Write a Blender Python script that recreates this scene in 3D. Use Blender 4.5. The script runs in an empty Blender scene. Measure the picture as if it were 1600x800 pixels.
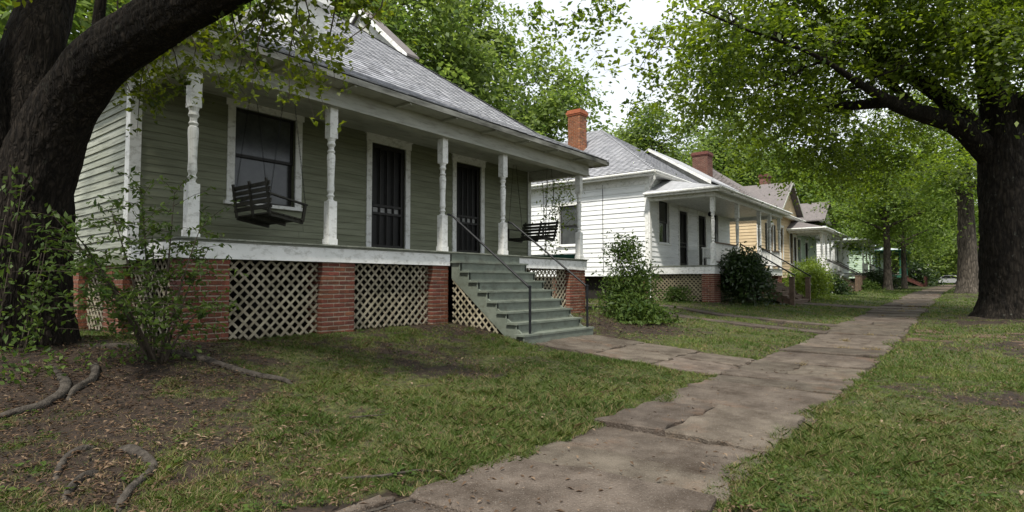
import bpy, math, random
import numpy as np
from mathutils import Matrix, Vector, Euler, Quaternion

# ------------------------------------------------------------------ camera, sky, sun, exposure
sc = bpy.context.scene
COL = sc.collection
R = math.radians
CAM = Vector((0, 0, 1.35))
cam_d = bpy.data.cameras.new('camera')
cam_d.sensor_width = 36.0
cam_d.lens = 36.0 * 905 / 1600
cam_d.clip_end = 2000
cam = bpy.data.objects.new('camera', cam_d)
COL.objects.link(cam)
cam.location = CAM
cam.rotation_euler = (R(92.5), 0, R(38.2 - 90))
sc.camera = cam

SUN_EL, SUN_AZ = 56.0, 203.0          # degrees; azimuth counter-clockwise from +X of the place the light comes FROM
w = bpy.data.worlds.new('World')
sc.world = w
w.use_nodes = True
nt = w.node_tree
nt.nodes.clear()
wo = nt.nodes.new('ShaderNodeOutputWorld')
bg = nt.nodes.new('ShaderNodeBackground')
bg.inputs['Strength'].default_value = 0.085
sky = nt.nodes.new('ShaderNodeTexSky')
sky.sky_type = 'NISHITA'
sky.sun_disc = False
sky.sun_elevation = R(SUN_EL)
sky.sun_rotation = R(90 - SUN_AZ)
tc = nt.nodes.new('ShaderNodeTexCoord')
mp = nt.nodes.new('ShaderNodeMapping')
mp.inputs['Scale'].default_value = (2.2, 2.2, 5.0)
nz = nt.nodes.new('ShaderNodeTexNoise')
nz.inputs['Scale'].default_value = 1.6
nz.inputs['Detail'].default_value = 7
rp = nt.nodes.new('ShaderNodeValToRGB')
rp.color_ramp.elements[0].position = 0.33
rp.color_ramp.elements[0].color = (0.72, 0.72, 0.72, 1)
rp.color_ramp.elements[1].position = 0.62
mx = nt.nodes.new('ShaderNodeMix')
mx.data_type = 'RGBA'
mx.inputs['B'].default_value = (9.2, 9.6, 10.1, 1)     # bright thin cloud
nt.links.new(tc.outputs['Generated'], mp.inputs['Vector'])
nt.links.new(mp.outputs['Vector'], nz.inputs['Vector'])
nt.links.new(nz.outputs['Fac'], rp.inputs['Fac'])
nt.links.new(rp.outputs['Color'], mx.inputs['Factor'])
nt.links.new(sky.outputs['Color'], mx.inputs['A'])
nt.links.new(mx.outputs['Result'], bg.inputs['Color'])
nt.links.new(bg.outputs['Background'], wo.inputs['Surface'])

sun_d = bpy.data.lights.new('sun', 'SUN')
sun_d.energy = 4.0
sun_d.angle = R(5)
sun_d.color = (1.0, 0.95, 0.86)
sun = bpy.data.objects.new('sun', sun_d)
COL.objects.link(sun)
sdir = Vector((math.cos(R(SUN_EL)) * math.cos(R(SUN_AZ)), math.cos(R(SUN_EL)) * math.sin(R(SUN_AZ)), math.sin(R(SUN_EL))))
sun.rotation_euler = sdir.to_track_quat('Z', 'Y').to_euler()
sun.location = (0, 0, 40)

sc.view_settings.view_transform = 'Standard'
sc.view_settings.look = 'None'
sc.view_settings.gamma = 1.0
sc.view_settings.use_curve_mapping = False
sc.view_settings.exposure = 0.6
sc.render.engine = 'CYCLES'
sc.cycles.max_bounces = 6
sc.cycles.diffuse_bounces = 3
sc.cycles.glossy_bounces = 2
sc.cycles.transmission_bounces = 3
sc.cycles.use_denoising = True

rng = np.random.default_rng(11)
rnd = random.Random(5)

# ------------------------------------------------------------------ materials
M = {}


def mat(name, c1, c2=None, nscale=3.0, rough=0.7, bump=0.0, bscale=40.0, objvar=0.0, island=False,
        stretch=(1, 1, 1), spec=0.3, detail=5, c3=None, trans=0.0, metallic=0.0, ramp=(0.35, 0.65), extra=None):
    m = bpy.data.materials.new(name)
    m.use_nodes = True
    t = m.node_tree
    t.nodes.clear()
    N, L = t.nodes.new, t.links.new
    out = N('ShaderNodeOutputMaterial')
    p = N('ShaderNodeBsdfPrincipled')
    p.inputs['Roughness'].default_value = rough
    p.inputs['Specular IOR Level'].default_value = spec
    p.inputs['Metallic'].default_value = metallic
    g = N('ShaderNodeNewGeometry')
    mpn = N('ShaderNodeMapping')
    mpn.inputs['Scale'].default_value = stretch
    L(g.outputs['Position'], mpn.inputs['Vector'])
    n1 = N('ShaderNodeTexNoise')
    n1.inputs['Scale'].default_value = nscale
    n1.inputs['Detail'].default_value = detail
    n1.inputs['Roughness'].default_value = 0.65
    L(mpn.outputs['Vector'], n1.inputs['Vector'])
    cr = N('ShaderNodeValToRGB')
    cr.color_ramp.elements[0].position = ramp[0]
    cr.color_ramp.elements[1].position = ramp[1]
    cr.color_ramp.elements[0].color = (*c1, 1)
    cr.color_ramp.elements[1].color = (*(c2 or c1), 1)
    if c3:
        e = cr.color_ramp.elements.new((ramp[0] + ramp[1]) / 2 + 0.05)
        e.color = (*c3, 1)
    fac = n1.outputs['Fac']
    if island:
        ad = N('ShaderNodeMath')
        ad.operation = 'MULTIPLY_ADD'
        L(g.outputs['Random Per Island'], ad.inputs[0])
        ad.inputs[1].default_value = 0.4
        sb = N('ShaderNodeMath')
        sb.operation = 'SUBTRACT'
        L(n1.outputs['Fac'], sb.inputs[0])
        sb.inputs[1].default_value = 0.2
        L(sb.outputs[0], ad.inputs[2])
        fac = ad.outputs[0]
    L(fac, cr.inputs['Fac'])
    col = cr.outputs['Color']
    if objvar:
        oi = N('ShaderNodeObjectInfo')
        hs = N('ShaderNodeHueSaturation')
        mr = N('ShaderNodeMapRange')
        mr.inputs['To Min'].default_value = 1 - objvar
        mr.inputs['To Max'].default_value = 1 + objvar
        L(oi.outputs['Random'], mr.inputs['Value'])
        L(mr.outputs['Result'], hs.inputs['Value'])
        m2 = N('ShaderNodeMapRange')
        m2.inputs['To Min'].default_value = 0.5 - objvar * 0.035
        m2.inputs['To Max'].default_value = 0.5 + objvar * 0.035
        sn = N('ShaderNodeMath')
        sn.operation = 'MULTIPLY'
        sn.inputs[1].default_value = 7.31
        fr = N('ShaderNodeMath')
        fr.operation = 'FRACT'
        L(oi.outputs['Random'], sn.inputs[0])
        L(sn.outputs[0], fr.inputs[0])
        L(fr.outputs[0], m2.inputs['Value'])
        L(m2.outputs['Result'], hs.inputs['Hue'])
        L(col, hs.inputs['Color'])
        col = hs.outputs['Color']
    if extra:
        col = extra(t, col, g)
    L(col, p.inputs['Base Color'])
    if bump:
        nb = N('ShaderNodeTexNoise')
        nb.inputs['Scale'].default_value = bscale
        nb.inputs['Detail'].default_value = 4
        L(mpn.outputs['Vector'], nb.inputs['Vector'])
        b = N('ShaderNodeBump')
        b.inputs['Strength'].default_value = bump
        b.inputs['Distance'].default_value = 0.02
        L(nb.outputs['Fac'], b.inputs['Height'])
        L(b.outputs['Normal'], p.inputs['Normal'])
    if trans:
        tr = N('ShaderNodeBsdfTranslucent')
        hs2 = N('ShaderNodeHueSaturation')
        hs2.inputs['Hue'].default_value = 0.492
        hs2.inputs['Saturation'].default_value = 1.1
        hs2.inputs['Value'].default_value = 2.4
        L(col, hs2.inputs['Color'])
        L(hs2.outputs['Color'], tr.inputs['Color'])
        ms = N('ShaderNodeMixShader')
        ms.inputs['Fac'].default_value = trans
        L(p.outputs['BSDF'], ms.inputs[1])
        L(tr.outputs['BSDF'], ms.inputs[2])
        L(ms.outputs['Shader'], out.inputs['Surface'])
    else:
        L(p.outputs['BSDF'], out.inputs['Surface'])
    M[name] = m
    return m


def peel(dark, lo=0.60, hi=0.68, scale=9.0, stretch=(1, 1, 1), amt=0.75):
    """blotches of weather with their own shape: worn paint, mildew, lichen"""
    def f(t, col, g):
        N, L = t.nodes.new, t.links.new
        mpn = N('ShaderNodeMapping')
        mpn.inputs['Scale'].default_value = stretch
        L(g.outputs['Position'], mpn.inputs['Vector'])
        n = N('ShaderNodeTexNoise')
        n.inputs['Scale'].default_value = scale
        n.inputs['Detail'].default_value = 8
        n.inputs['Roughness'].default_value = 0.7
        L(mpn.outputs['Vector'], n.inputs['Vector'])
        mr = N('ShaderNodeMapRange')
        mr.inputs['From Min'].default_value = lo
        mr.inputs['From Max'].default_value = hi
        mr.inputs['To Max'].default_value = amt
        L(n.outputs['Fac'], mr.inputs['Value'])
        mxn = N('ShaderNodeMix')
        mxn.data_type = 'RGBA'
        mxn.inputs['B'].default_value = (*dark, 1)
        L(mr.outputs['Result'], mxn.inputs['Factor'])
        L(col, mxn.inputs['A'])
        return mxn.outputs['Result']
    return f


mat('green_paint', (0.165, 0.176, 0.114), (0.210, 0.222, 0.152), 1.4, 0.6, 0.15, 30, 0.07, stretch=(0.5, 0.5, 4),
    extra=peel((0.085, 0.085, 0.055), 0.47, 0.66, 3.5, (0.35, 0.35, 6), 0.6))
mat('green_pale', (0.27, 0.285, 0.225), (0.36, 0.375, 0.32), 1.6, 0.7, 0.2, 30, 0.12, stretch=(0.5, 0.5, 4),
    extra=peel((0.09, 0.09, 0.065), 0.48, 0.64, 4, (0.4, 0.4, 6), 0.7))  # paler green with worn blotches, for the left side wall
mat('white_paint', (0.66, 0.665, 0.64), (0.76, 0.76, 0.74), 2.0, 0.5, 0.1, 35, 0.04,
    extra=peel((0.27, 0.26, 0.22), 0.50, 0.64, 8, (1, 1, 1.6), 0.55))
mat('shaded_trim', (0.36, 0.365, 0.32), (0.47, 0.475, 0.425), 1.5, 0.55, 0.1, 35, 0.04, stretch=(0.5, 1, 2),
    extra=peel((0.17, 0.16, 0.125), 0.49, 0.66, 5, (0.4, 1, 3), 0.6))  # white trim greyed down; the beam's shade is put into the colour
mat('fascia_weathered', (0.07, 0.07, 0.06), (0.26, 0.26, 0.235), 3.0, 0.7, 0.2, 40, stretch=(0.5, 1, 2))
mat('white_siding', (0.70, 0.715, 0.72), (0.80, 0.81, 0.81), 1.5, 0.55, 0.1, 30, 0.05, stretch=(0.5, 0.5, 3),
    extra=peel((0.34, 0.35, 0.34), 0.52, 0.70, 4, (0.5, 0.5, 5), 0.5))
mat('tan_siding', (0.50, 0.385, 0.235), (0.58, 0.46, 0.30), 1.5, 0.6, 0.1, 30, 0.05)
mat('pale_green_siding', (0.38, 0.50, 0.38), (0.46, 0.57, 0.45), 1.5, 0.6, 0.1, 30, 0.05)
mat('dark_green_paint', (0.012, 0.07, 0.045), (0.02, 0.09, 0.06), 2, 0.5, 0.1, 30)
mat('stair_paint', (0.114, 0.132, 0.106), (0.160, 0.180, 0.148), 2.5, 0.5, 0.12, 30, 0.06,
    extra=peel((0.075, 0.075, 0.055), 0.49, 0.66, 5, (1, 1, 1.5), 0.65))
mat('deck_edge', (0.13, 0.14, 0.11), (0.22, 0.23, 0.19), 6, 0.7, 0.2, 40, 0.12)
mat('brick', (0.10, 0.033, 0.020), (0.175, 0.058, 0.034), 8, 0.85, 0.5, 70, 0.28,
    extra=peel((0.06, 0.04, 0.03), 0.50, 0.68, 3.5, (1, 1, 1), 0.6))
mat('brick_orange', (0.21, 0.075, 0.032), (0.32, 0.12, 0.05), 8, 0.85, 0.5, 70, 0.4,
    extra=peel((0.07, 0.045, 0.032), 0.52, 0.68, 3, (1, 1, 1), 0.6))
mat('brick_brown', (0.10, 0.045, 0.035), (0.17, 0.07, 0.052), 8, 0.85, 0.5, 70, 0.3)
mat('mortar', (0.20, 0.165, 0.125), (0.31, 0.26, 0.20), 20, 0.95, 0.4, 90)
mat('lattice_wood', (0.20, 0.175, 0.12), (0.33, 0.295, 0.215), 7, 0.75, 0.2, 60, 0.14, stretch=(1, 1, 1),
    extra=peel((0.09, 0.08, 0.045), 0.50, 0.66, 4, (1, 1, 1), 0.65))
mat('lattice_dark', (0.16, 0.14, 0.085), (0.22, 0.19, 0.125), 7, 0.75, 0.2, 60, 0.14)
mat('shingle', (0.17, 0.175, 0.195), (0.34, 0.345, 0.37), 5, 0.9, 0.5, 120, 0.3)
mat('shingle_stuff', (0.20, 0.205, 0.225), (0.36, 0.365, 0.39), 5, 0.9, 0.5, 120, island=True, ramp=(0.2, 0.8))
mat('roof_grey', (0.26, 0.265, 0.28), (0.36, 0.365, 0.38), 4, 0.9, 0.5, 120)
mat('roof_brown', (0.11, 0.10, 0.10), (0.18, 0.16, 0.155), 4, 0.9, 0.5, 120, island=True, ramp=(0.2, 0.8))
mat('roof_metal', (0.42, 0.46, 0.50), (0.52, 0.56, 0.60), 2, 0.4, 0.05, 40)
mat('dark_screen', (0.008, 0.008, 0.008), (0.014, 0.013, 0.012), 8, 0.5, 0.0)
mat('dark_sash', (0.012, 0.011, 0.010), (0.02, 0.018, 0.016), 8, 0.45, 0.1)
mat('glass', (0.014, 0.016, 0.016), (0.022, 0.024, 0.023), 1.2, 0.06, 0.0, spec=0.6)
mat('blind', (0.035, 0.038, 0.037), (0.06, 0.065, 0.062), 4, 0.18, 0.0, spec=0.5)
mat('door_light', (0.16, 0.16, 0.15), (0.25, 0.25, 0.24), 9, 0.2)
mat('iron', (0.004, 0.0045, 0.006), (0.010, 0.011, 0.013), 12, 0.5, 0.1, 90, spec=0.25)
mat('swing_wood', (0.016, 0.015, 0.011), (0.04, 0.037, 0.027), 9, 0.6, 0.2, 60, 0.25)
mat('brown_wood', (0.07, 0.045, 0.03), (0.13, 0.09, 0.06), 9, 0.7, 0.2, 60, 0.15)
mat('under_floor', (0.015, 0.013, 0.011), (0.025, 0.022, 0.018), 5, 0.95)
def pebbly(t, col, g):
    col = peel((0.045, 0.033, 0.024), 0.50, 0.66, 2.0, (1, 1, 1), 0.8)(t, col, g)
    col = peel((0.16, 0.095, 0.06), 0.56, 0.74, 1.1, (1, 1, 1), 0.6)(t, col, g)
    col = peel((0.36, 0.33, 0.29), 0.57, 0.66, 95, (1, 1, 1), 0.5)(t, col, g)
    return peel((0.04, 0.032, 0.026), 0.56, 0.66, 70, (1, 1, 1), 0.6)(t, col, g)


mat('concrete', (0.068, 0.055, 0.043), (0.135, 0.112, 0.090), 3.0, 0.95, 1.0, 60, 0.26, detail=9, spec=0.15, extra=pebbly)
mat('path_far', (0.07, 0.05, 0.036), (0.13, 0.10, 0.075), 2.0, 0.9, 0.5, 60)
mat('asphalt', (0.045, 0.045, 0.046), (0.06, 0.06, 0.06), 3, 0.9, 0.4, 90)
mat('red_dirt', (0.06, 0.038, 0.026), (0.115, 0.075, 0.053), 4, 0.95, 0.6, 60, 0.2)


def bark_mat(name, c1, c2, s=1.0, lichen=None):
    m = mat(name, c1, c2, 7.0 * s, 0.95, 0.0, stretch=(1.6, 1.6, 0.35), spec=0.15,
            extra=peel(lichen, 0.60, 0.70, 7, (1, 1, 0.7), 0.7) if lichen else None)
    t = m.node_tree
    N, L = t.nodes.new, t.links.new
    p = [n for n in t.nodes if n.type == 'BSDF_PRINCIPLED'][0]
    g = [n for n in t.nodes if n.type == 'NEW_GEOMETRY'][0]
    mpn = N('ShaderNodeMapping')
    mpn.inputs['Scale'].default_value = (1.0, 1.0, 0.22)
    L(g.outputs['Position'], mpn.inputs['Vector'])
    v = N('ShaderNodeTexVoronoi')
    v.feature = 'DISTANCE_TO_EDGE'
    v.inputs['Scale'].default_value = 17.0 * s
    nn = N('ShaderNodeTexNoise')
    nn.inputs['Scale'].default_value = 9 * s
    L(mpn.outputs['Vector'], nn.inputs['Vector'])
    mm = N('ShaderNodeMix')
    mm.data_type = 'RGBA'
    mm.inputs['Factor'].default_value = 0.12
    L(mpn.outputs['Vector'], mm.inputs['A'])
    L(nn.outputs['Color'], mm.inputs['B'])
    L(mm.outputs['Result'], v.inputs['Vector'])
    old = p.inputs['Base Color'].links[0].from_socket
    rr_ = N('ShaderNodeMapRange')
    rr_.inputs['From Max'].default_value = 0.22
    rr_.inputs['To Min'].default_value = 0.5
    rr_.inputs['To Max'].default_value = 1.25
    L(v.outputs['Distance'], rr_.inputs['Value'])
    hv = N('ShaderNodeHueSaturation')
    L(old, hv.inputs['Color'])
    L(rr_.outputs['Result'], hv.inputs['Value'])
    L(hv.outputs['Color'], p.inputs['Base Color'])
    b = N('ShaderNodeBump')
    b.inputs['Strength'].default_value = 0.9
    b.inputs['Distance'].default_value = 0.045
    L(v.outputs['Distance'], b.inputs['Height'])
    L(b.outputs['Normal'], p.inputs['Normal'])
    return m


bark_mat('bark_dark', (0.0075, 0.006, 0.0048), (0.024, 0.019, 0.0145), 1.35, (0.045, 0.046, 0.036))
bark_mat('bark_black', (0.007, 0.006, 0.005), (0.022, 0.018, 0.014), 0.8, (0.09, 0.095, 0.08))
bark_mat('bark_grey', (0.045, 0.038, 0.03), (0.10, 0.085, 0.07), 0.7)
mat('root_bark', (0.022, 0.018, 0.014), (0.075, 0.064, 0.052), 11, 0.95, 1.0, 45)
mat('twig', (0.035, 0.028, 0.02), (0.07, 0.055, 0.04), 6, 0.9)
mat('leaf_maple', (0.030, 0.056, 0.008), (0.130, 0.175, 0.024), 0.7, 0.5, island=True, ramp=(0.25, 0.75), trans=0.55, spec=0.35)
mat('leaf_oak', (0.030, 0.048, 0.008), (0.135, 0.165, 0.020), 1.0, 0.45, island=True, ramp=(0.25, 0.8), trans=0.5, spec=0.4)
mat('leaf_bright', (0.048, 0.090, 0.016), (0.150, 0.210, 0.044), 0.45, 0.5, island=True, ramp=(0.25, 0.75), trans=0.5, spec=0.35)
mat('leaf_back', (0.045, 0.082, 0.018), (0.150, 0.200, 0.050), 0.35, 0.5, island=True, ramp=(0.25, 0.75), trans=0.48, spec=0.3)
mat('leaf_pine', (0.025, 0.048, 0.018), (0.075, 0.105, 0.04), 0.5, 0.6, island=True, ramp=(0.25, 0.75), trans=0.25, spec=0.3)
mat('leaf_shrub', (0.022, 0.046, 0.010), (0.080, 0.120, 0.024), 2.0, 0.55, island=True, ramp=(0.2, 0.8), trans=0.28, spec=0.2)
mat('leaf_dark', (0.012, 0.028, 0.008), (0.038, 0.065, 0.015), 2.0, 0.4, island=True, ramp=(0.2, 0.8), trans=0.22, spec=0.45)
mat('leaf_lime', (0.055, 0.095, 0.012), (0.15, 0.20, 0.03), 1.5, 0.45, island=True, ramp=(0.2, 0.8), trans=0.35, spec=0.4)
mat('grass_blade', (0.030, 0.056, 0.009), (0.19, 0.19, 0.06), 0.8, 0.6, island=True, ramp=(0.15, 0.85), trans=0.25, spec=0.25, c3=(0.068, 0.106, 0.020))
mat('grass_dry', (0.13, 0.10, 0.045), (0.26, 0.21, 0.11), 2, 0.7, island=True, ramp=(0.15, 0.85), trans=0.2, spec=0.2)
mat('litter', (0.030, 0.017, 0.010), (0.20, 0.135, 0.085), 3, 0.75, island=True, ramp=(0.15, 0.9), c3=(0.09, 0.055, 0.03), trans=0.05)
mat('mulch', (0.05, 0.03, 0.02), (0.16, 0.10, 0.065), 3, 0.9, island=True, ramp=(0.15, 0.85))
mat('car_silver', (0.5, 0.51, 0.53), None, 1, 0.25, spec=0.6, metallic=0.3)
mat('tyre', (0.012, 0.012, 0.012), None, 1, 0.8)


# ------------------------------------------------------------------ mesh helpers
class MB:
    def __init__(s):
        s.v, s.f = [], []

    def box(s, a, b):
        x0, y0, z0 = a
        x1, y1, z1 = b
        x0, x1 = min(x0, x1), max(x0, x1)
        y0, y1 = min(y0, y1), max(y0, y1)
        z0, z1 = min(z0, z1), max(z0, z1)
        n = len(s.v)
        s.v += [(x0, y0, z0), (x1, y0, z0), (x1, y1, z0), (x0, y1, z0), (x0, y0, z1), (x1, y0, z1), (x1, y1, z1), (x0, y1, z1)]
        s.f += [tuple(n + i for i in q) for q in ((0, 3, 2, 1), (4, 5, 6, 7), (0, 1, 5, 4), (1, 2, 6, 5), (2, 3, 7, 6), (3, 0, 4, 7))]
        return s

    def poly(s, pts):
        n = len(s.v)
        s.v += [tuple(p) for p in pts]
        s.f.append(tuple(range(n, n + len(pts))))
        return s

    def prism(s, pts, off):
        """closed prism: polygon pts extruded by vector off"""
        n, k = len(s.v), len(pts)
        s.v += [tuple(p) for p in pts] + [tuple(p[i] + off[i] for i in range(3)) for p in pts]
        s.f.append(tuple(range(n + k - 1, n - 1, -1)))
        s.f.append(tuple(range(n + k, n + 2 * k)))
        for i in range(k):
            j = (i + 1) % k
            s.f.append((n + i, n + j, n + k + j, n + k + i))
        return s

    def lathe(s, c, prof, seg=14):
        """prof: list of (z, r) about the vertical axis at c=(x, y)"""
        n = len(s.v)
        for z, r in prof:
            for k in range(seg):
                a = 2 * math.pi * k / seg
                s.v.append((c[0] + r * math.cos(a), c[1] + r * math.sin(a), z))
        for i in range(len(prof) - 1):
            for k in range(seg):
                k2 = (k + 1) % seg
                s.f.append((n + i * seg + k, n + i * seg + k2, n + (i + 1) * seg + k2, n + (i + 1) * seg + k))
        s.f.append(tuple(n + k for k in range(seg - 1, -1, -1)))
        s.f.append(tuple(n + (len(prof) - 1) * seg + k for k in range(seg)))
        return s

    def tube(s, pts, rad, seg=8, cap=True):
        pts = [Vector(p) for p in pts]
        if not hasattr(rad, '__len__'):
            rad = [rad] * len(pts)
        n = len(s.v)
        up = Vector((0.13, 0.21, 0.97))
        prev = None
        for i, p in enumerate(pts):
            d = (pts[min(i + 1, len(pts) - 1)] - pts[max(i - 1, 0)]).normalized()
            if prev is None:
                a = d.cross(up)
                if a.length < 1e-3:
                    a = d.cross(Vector((1, 0, 0)))
                a.normalize()
            else:
                a = (prev - d * prev.dot(d)).normalized()
            prev = a
            b = d.cross(a)
            for k in range(seg):
                t = 2 * math.pi * k / seg
                s.v.append(tuple(p + (a * math.cos(t) + b * math.sin(t)) * rad[i]))
        for i in range(len(pts) - 1):
            for k in range(seg):
                k2 = (k + 1) % seg
                s.f.append((n + i * seg + k, n + i * seg + k2, n + (i + 1) * seg + k2, n + (i + 1) * seg + k))
        if cap:
            s.f.append(tuple(n + k for k in range(seg - 1, -1, -1)))
            s.f.append(tuple(n + (len(pts) - 1) * seg + k for k in range(seg)))
        return s

    def mesh(s, name):
        me = bpy.data.meshes.new(name)
        me.from_pydata(s.v, [], s.f)
        me.update()
        return me


def np_mesh(name, V, nper, smooth=False):
    """V (n*nper,3): every nper consecutive points are one polygon"""
    n = len(V) // nper
    me = bpy.data.meshes.new(name)
    me.vertices.add(len(V))
    me.vertices.foreach_set('co', np.ascontiguousarray(V, dtype=np.float32).ravel())
    me.loops.add(len(V))
    me.loops.foreach_set('vertex_index', np.arange(len(V), dtype=np.int32))
    me.polygons.add(n)
    me.polygons.foreach_set('loop_start', np.arange(0, len(V), nper, dtype=np.int32))
    me.polygons.foreach_set('loop_total', np.full(n, nper, dtype=np.int32))
    me.update(calc_edges=True)
    return me


def np_mesh_faces(name, V, F):
    me = bpy.data.meshes.new(name)
    k = F.shape[1]
    me.vertices.add(len(V))
    me.vertices.foreach_set('co', np.ascontiguousarray(V, dtype=np.float32).ravel())
    me.loops.add(F.size)
    me.loops.foreach_set('vertex_index', np.ascontiguousarray(F, dtype=np.int32).ravel())
    me.polygons.add(len(F))
    me.polygons.foreach_set('loop_start', np.arange(0, F.size, k, dtype=np.int32))
    me.polygons.foreach_set('loop_total', np.full(len(F), k, dtype=np.int32))
    me.update(calc_edges=True)
    return me


def smooth(me):
    me.polygons.foreach_set('use_smooth', [True] * len(me.polygons))
    return me


def thing(name, label, cat, loc=(0, 0, 0), group=None):
    o = bpy.data.objects.new(name, None)
    COL.objects.link(o)
    o.location = loc
    o.empty_display_size = 0.2
    o['label'] = label
    o['category'] = cat
    if group:
        o['group'] = group
    return o


def obj(name, me, m, parent=None):
    """mesh given in world coordinates, linked under parent (an Empty at its base, or a part)"""
    if isinstance(me, MB):
        me = me.mesh(name)
    if m and not me.materials:
        me.materials.append(M[m])
    o = bpy.data.objects.new(name, me)
    COL.objects.link(o)
    if parent is not None:
        o.parent = parent
        if parent.parent is None and parent.type == 'EMPTY':
            o.location = -Vector(parent.location)
    return o


def tag(o, label=None, cat=None, group=None, kind=None):
    if label:
        o['label'] = label
    if cat:
        o['category'] = cat
    if group:
        o['group'] = group
    if kind:
        o['kind'] = kind
    return o


_unit = {}


def unit(shape, m):
    k = (shape, m)
    if k in _unit:
        return _unit[k]
    if shape == 'box':
        b = MB().box((-.5, -.5, -.5), (.5, .5, .5))
    elif shape == 'board':          # lap siding board facing -Y: thick at the butt, thin under the next course
        b = MB()
        b.v = [(-.5, -1, 0), (.5, -1, 0), (.5, 0, 0), (-.5, 0, 0), (-.5, -.3, 1.06), (.5, -.3, 1.06), (.5, 0, 1.06), (-.5, 0, 1.06)]
        b.f = [(0, 3, 2, 1), (4, 5, 6, 7), (0, 1, 5, 4), (1, 2, 6, 5), (2, 3, 7, 6), (3, 0, 4, 7)]
    elif shape == 'brick':          # slightly bevelled block
        b = MB()
        for z, k2 in ((-.5, .44), (-.38, .5), (.38, .5), (.5, .44)):
            b.v += [(-k2, -k2, z), (k2, -k2, z), (k2, k2, z), (-k2, k2, z)]
        for i in range(3):
            for j in range(4):
                j2 = (j + 1) % 4
                b.f.append((i * 4 + j, i * 4 + j2, i * 4 + 4 + j2, i * 4 + 4 + j))
        b.f += [(3, 2, 1, 0), (12, 13, 14, 15)]
    me = b.mesh(shape)
    me.materials.append(M[m])
    _unit[k] = me
    return me


def piece(name, shape, m, parent, loc, size, rot=None):
    """one small piece sharing mesh data; parent is a part whose frame is the world frame"""
    o = bpy.data.objects.new(name, unit(shape, m))
    COL.objects.link(o)
    o.parent = parent
    if parent is not None and parent.parent is None and parent.type == 'EMPTY':
        loc = Vector(loc) - Vector(parent.location)
    o.location = loc
    o.scale = size
    if rot is not None:
        o.rotation_mode = 'QUATERNION'
        o.rotation_quaternion = rot
    return o


FACE = {'-Y': 0.0, '-X': -math.pi / 2, '+X': math.pi / 2, '+Y': math.pi}


def L2W(face, fixed, a, d, z):
    if face == '-Y':
        return (a, fixed - d, z)
    if face == '+Y':
        return (a, fixed + d, z)
    if face == '-X':
        return (fixed - d, a, z)
    return (fixed + d, a, z)


def lbox(mb, face, fixed, a0, a1, d0, d1, z0, z1):
    mb.box(L2W(face, fixed, a0, d0, z0), L2W(face, fixed, a1, d1, z1))


# ------------------------------------------------------------------ noise and terrain
def _hash(ix, iy, seed):
    h = (ix.astype(np.int64) * 374761393 + iy.astype(np.int64) * 668265263 + seed * 1442695041) & 0x7fffffff
    h = ((h ^ (h >> 13)) * 1274126177) & 0x7fffffff
    return ((h ^ (h >> 16)) & 0xffff) / 65535.0


def vnoise(x, y, seed=0):
    ix, iy = np.floor(x), np.floor(y)
    fx, fy = x - ix, y - iy
    fx, fy = fx * fx * (3 - 2 * fx), fy * fy * (3 - 2 * fy)
    a, b = _hash(ix, iy, seed), _hash(ix + 1, iy, seed)
    c, d = _hash(ix, iy + 1, seed), _hash(ix + 1, iy + 1, seed)
    return (a * (1 - fx) + b * fx) * (1 - fy) + (c * (1 - fx) + d * fx) * fy


def fbm(x, y, seed=0, oct=4):
    s, a, t = 0, 1.0, 0
    for i in range(oct):
        s = s + a * vnoise(x * 2 ** i, y * 2 ** i, seed + i * 17)
        t += a
        a *= 0.5
    return s / t


def ss(a, b, x):
    t = np.clip((x - a) / (b - a), 0, 1)
    return t * t * (3 - 2 * t)


def base_z(x, y):
    """smooth lie of the land: pavement low and rising down the street, lawns climbing to the houses"""
    x = np.asarray(x, float)
    y = np.asarray(y, float)
    s = np.interp(x, [-50, 8, 13, 25, 45, 90, 400], [-0.02, 0.0, 0.03, 0.28, 0.62, 0.8, 1.4])
    h = np.interp(x, [-50, 10, 30, 90, 400], [0.5, 0.52, 0.58, 0.75, 1.4])
    mid = s + (h - s) * 0.45
    z = np.where(y < 6.0, s + (mid - s) * ss(2.4, 6.4, np.minimum(y, 6.2)) , mid + (h - mid) * ss(5.6, 8.0, y))
    z = np.where((y >= 5.6) & (y < 6.2), s + (mid - s) * ss(2.4, 6.4, y) + (h - mid) * ss(5.6, 8.0, y), z)
    return z


def on_walk(x, y):
    """pavement, front walk, drive strips"""
    e = 0.34 * (fbm(x * 1.1, y * 1.1, 31) - 0.5) * 2 + 0.10 * (fbm(x * 6, y * 6, 35, 2) - 0.5) * 2
    a = (y > 1.30 + e) & (y < 2.80 + e * .8 + .28 * (x < 2.5))
    b = (x > 8.35 + e) & (x < 10.45 + e) & (y >= 2.5) & (y < 6.1)
    c = ((np.abs(x - 15.9 + e) < 0.33) | (np.abs(x - 17.9 + e) < 0.33)) & (y > 2.5) & (y < 14)
    d = (np.abs(x - 26.7) < 1.0 + e) & (y > 2.5) & (y < 5.6)
    return a | b | c | d


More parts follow.
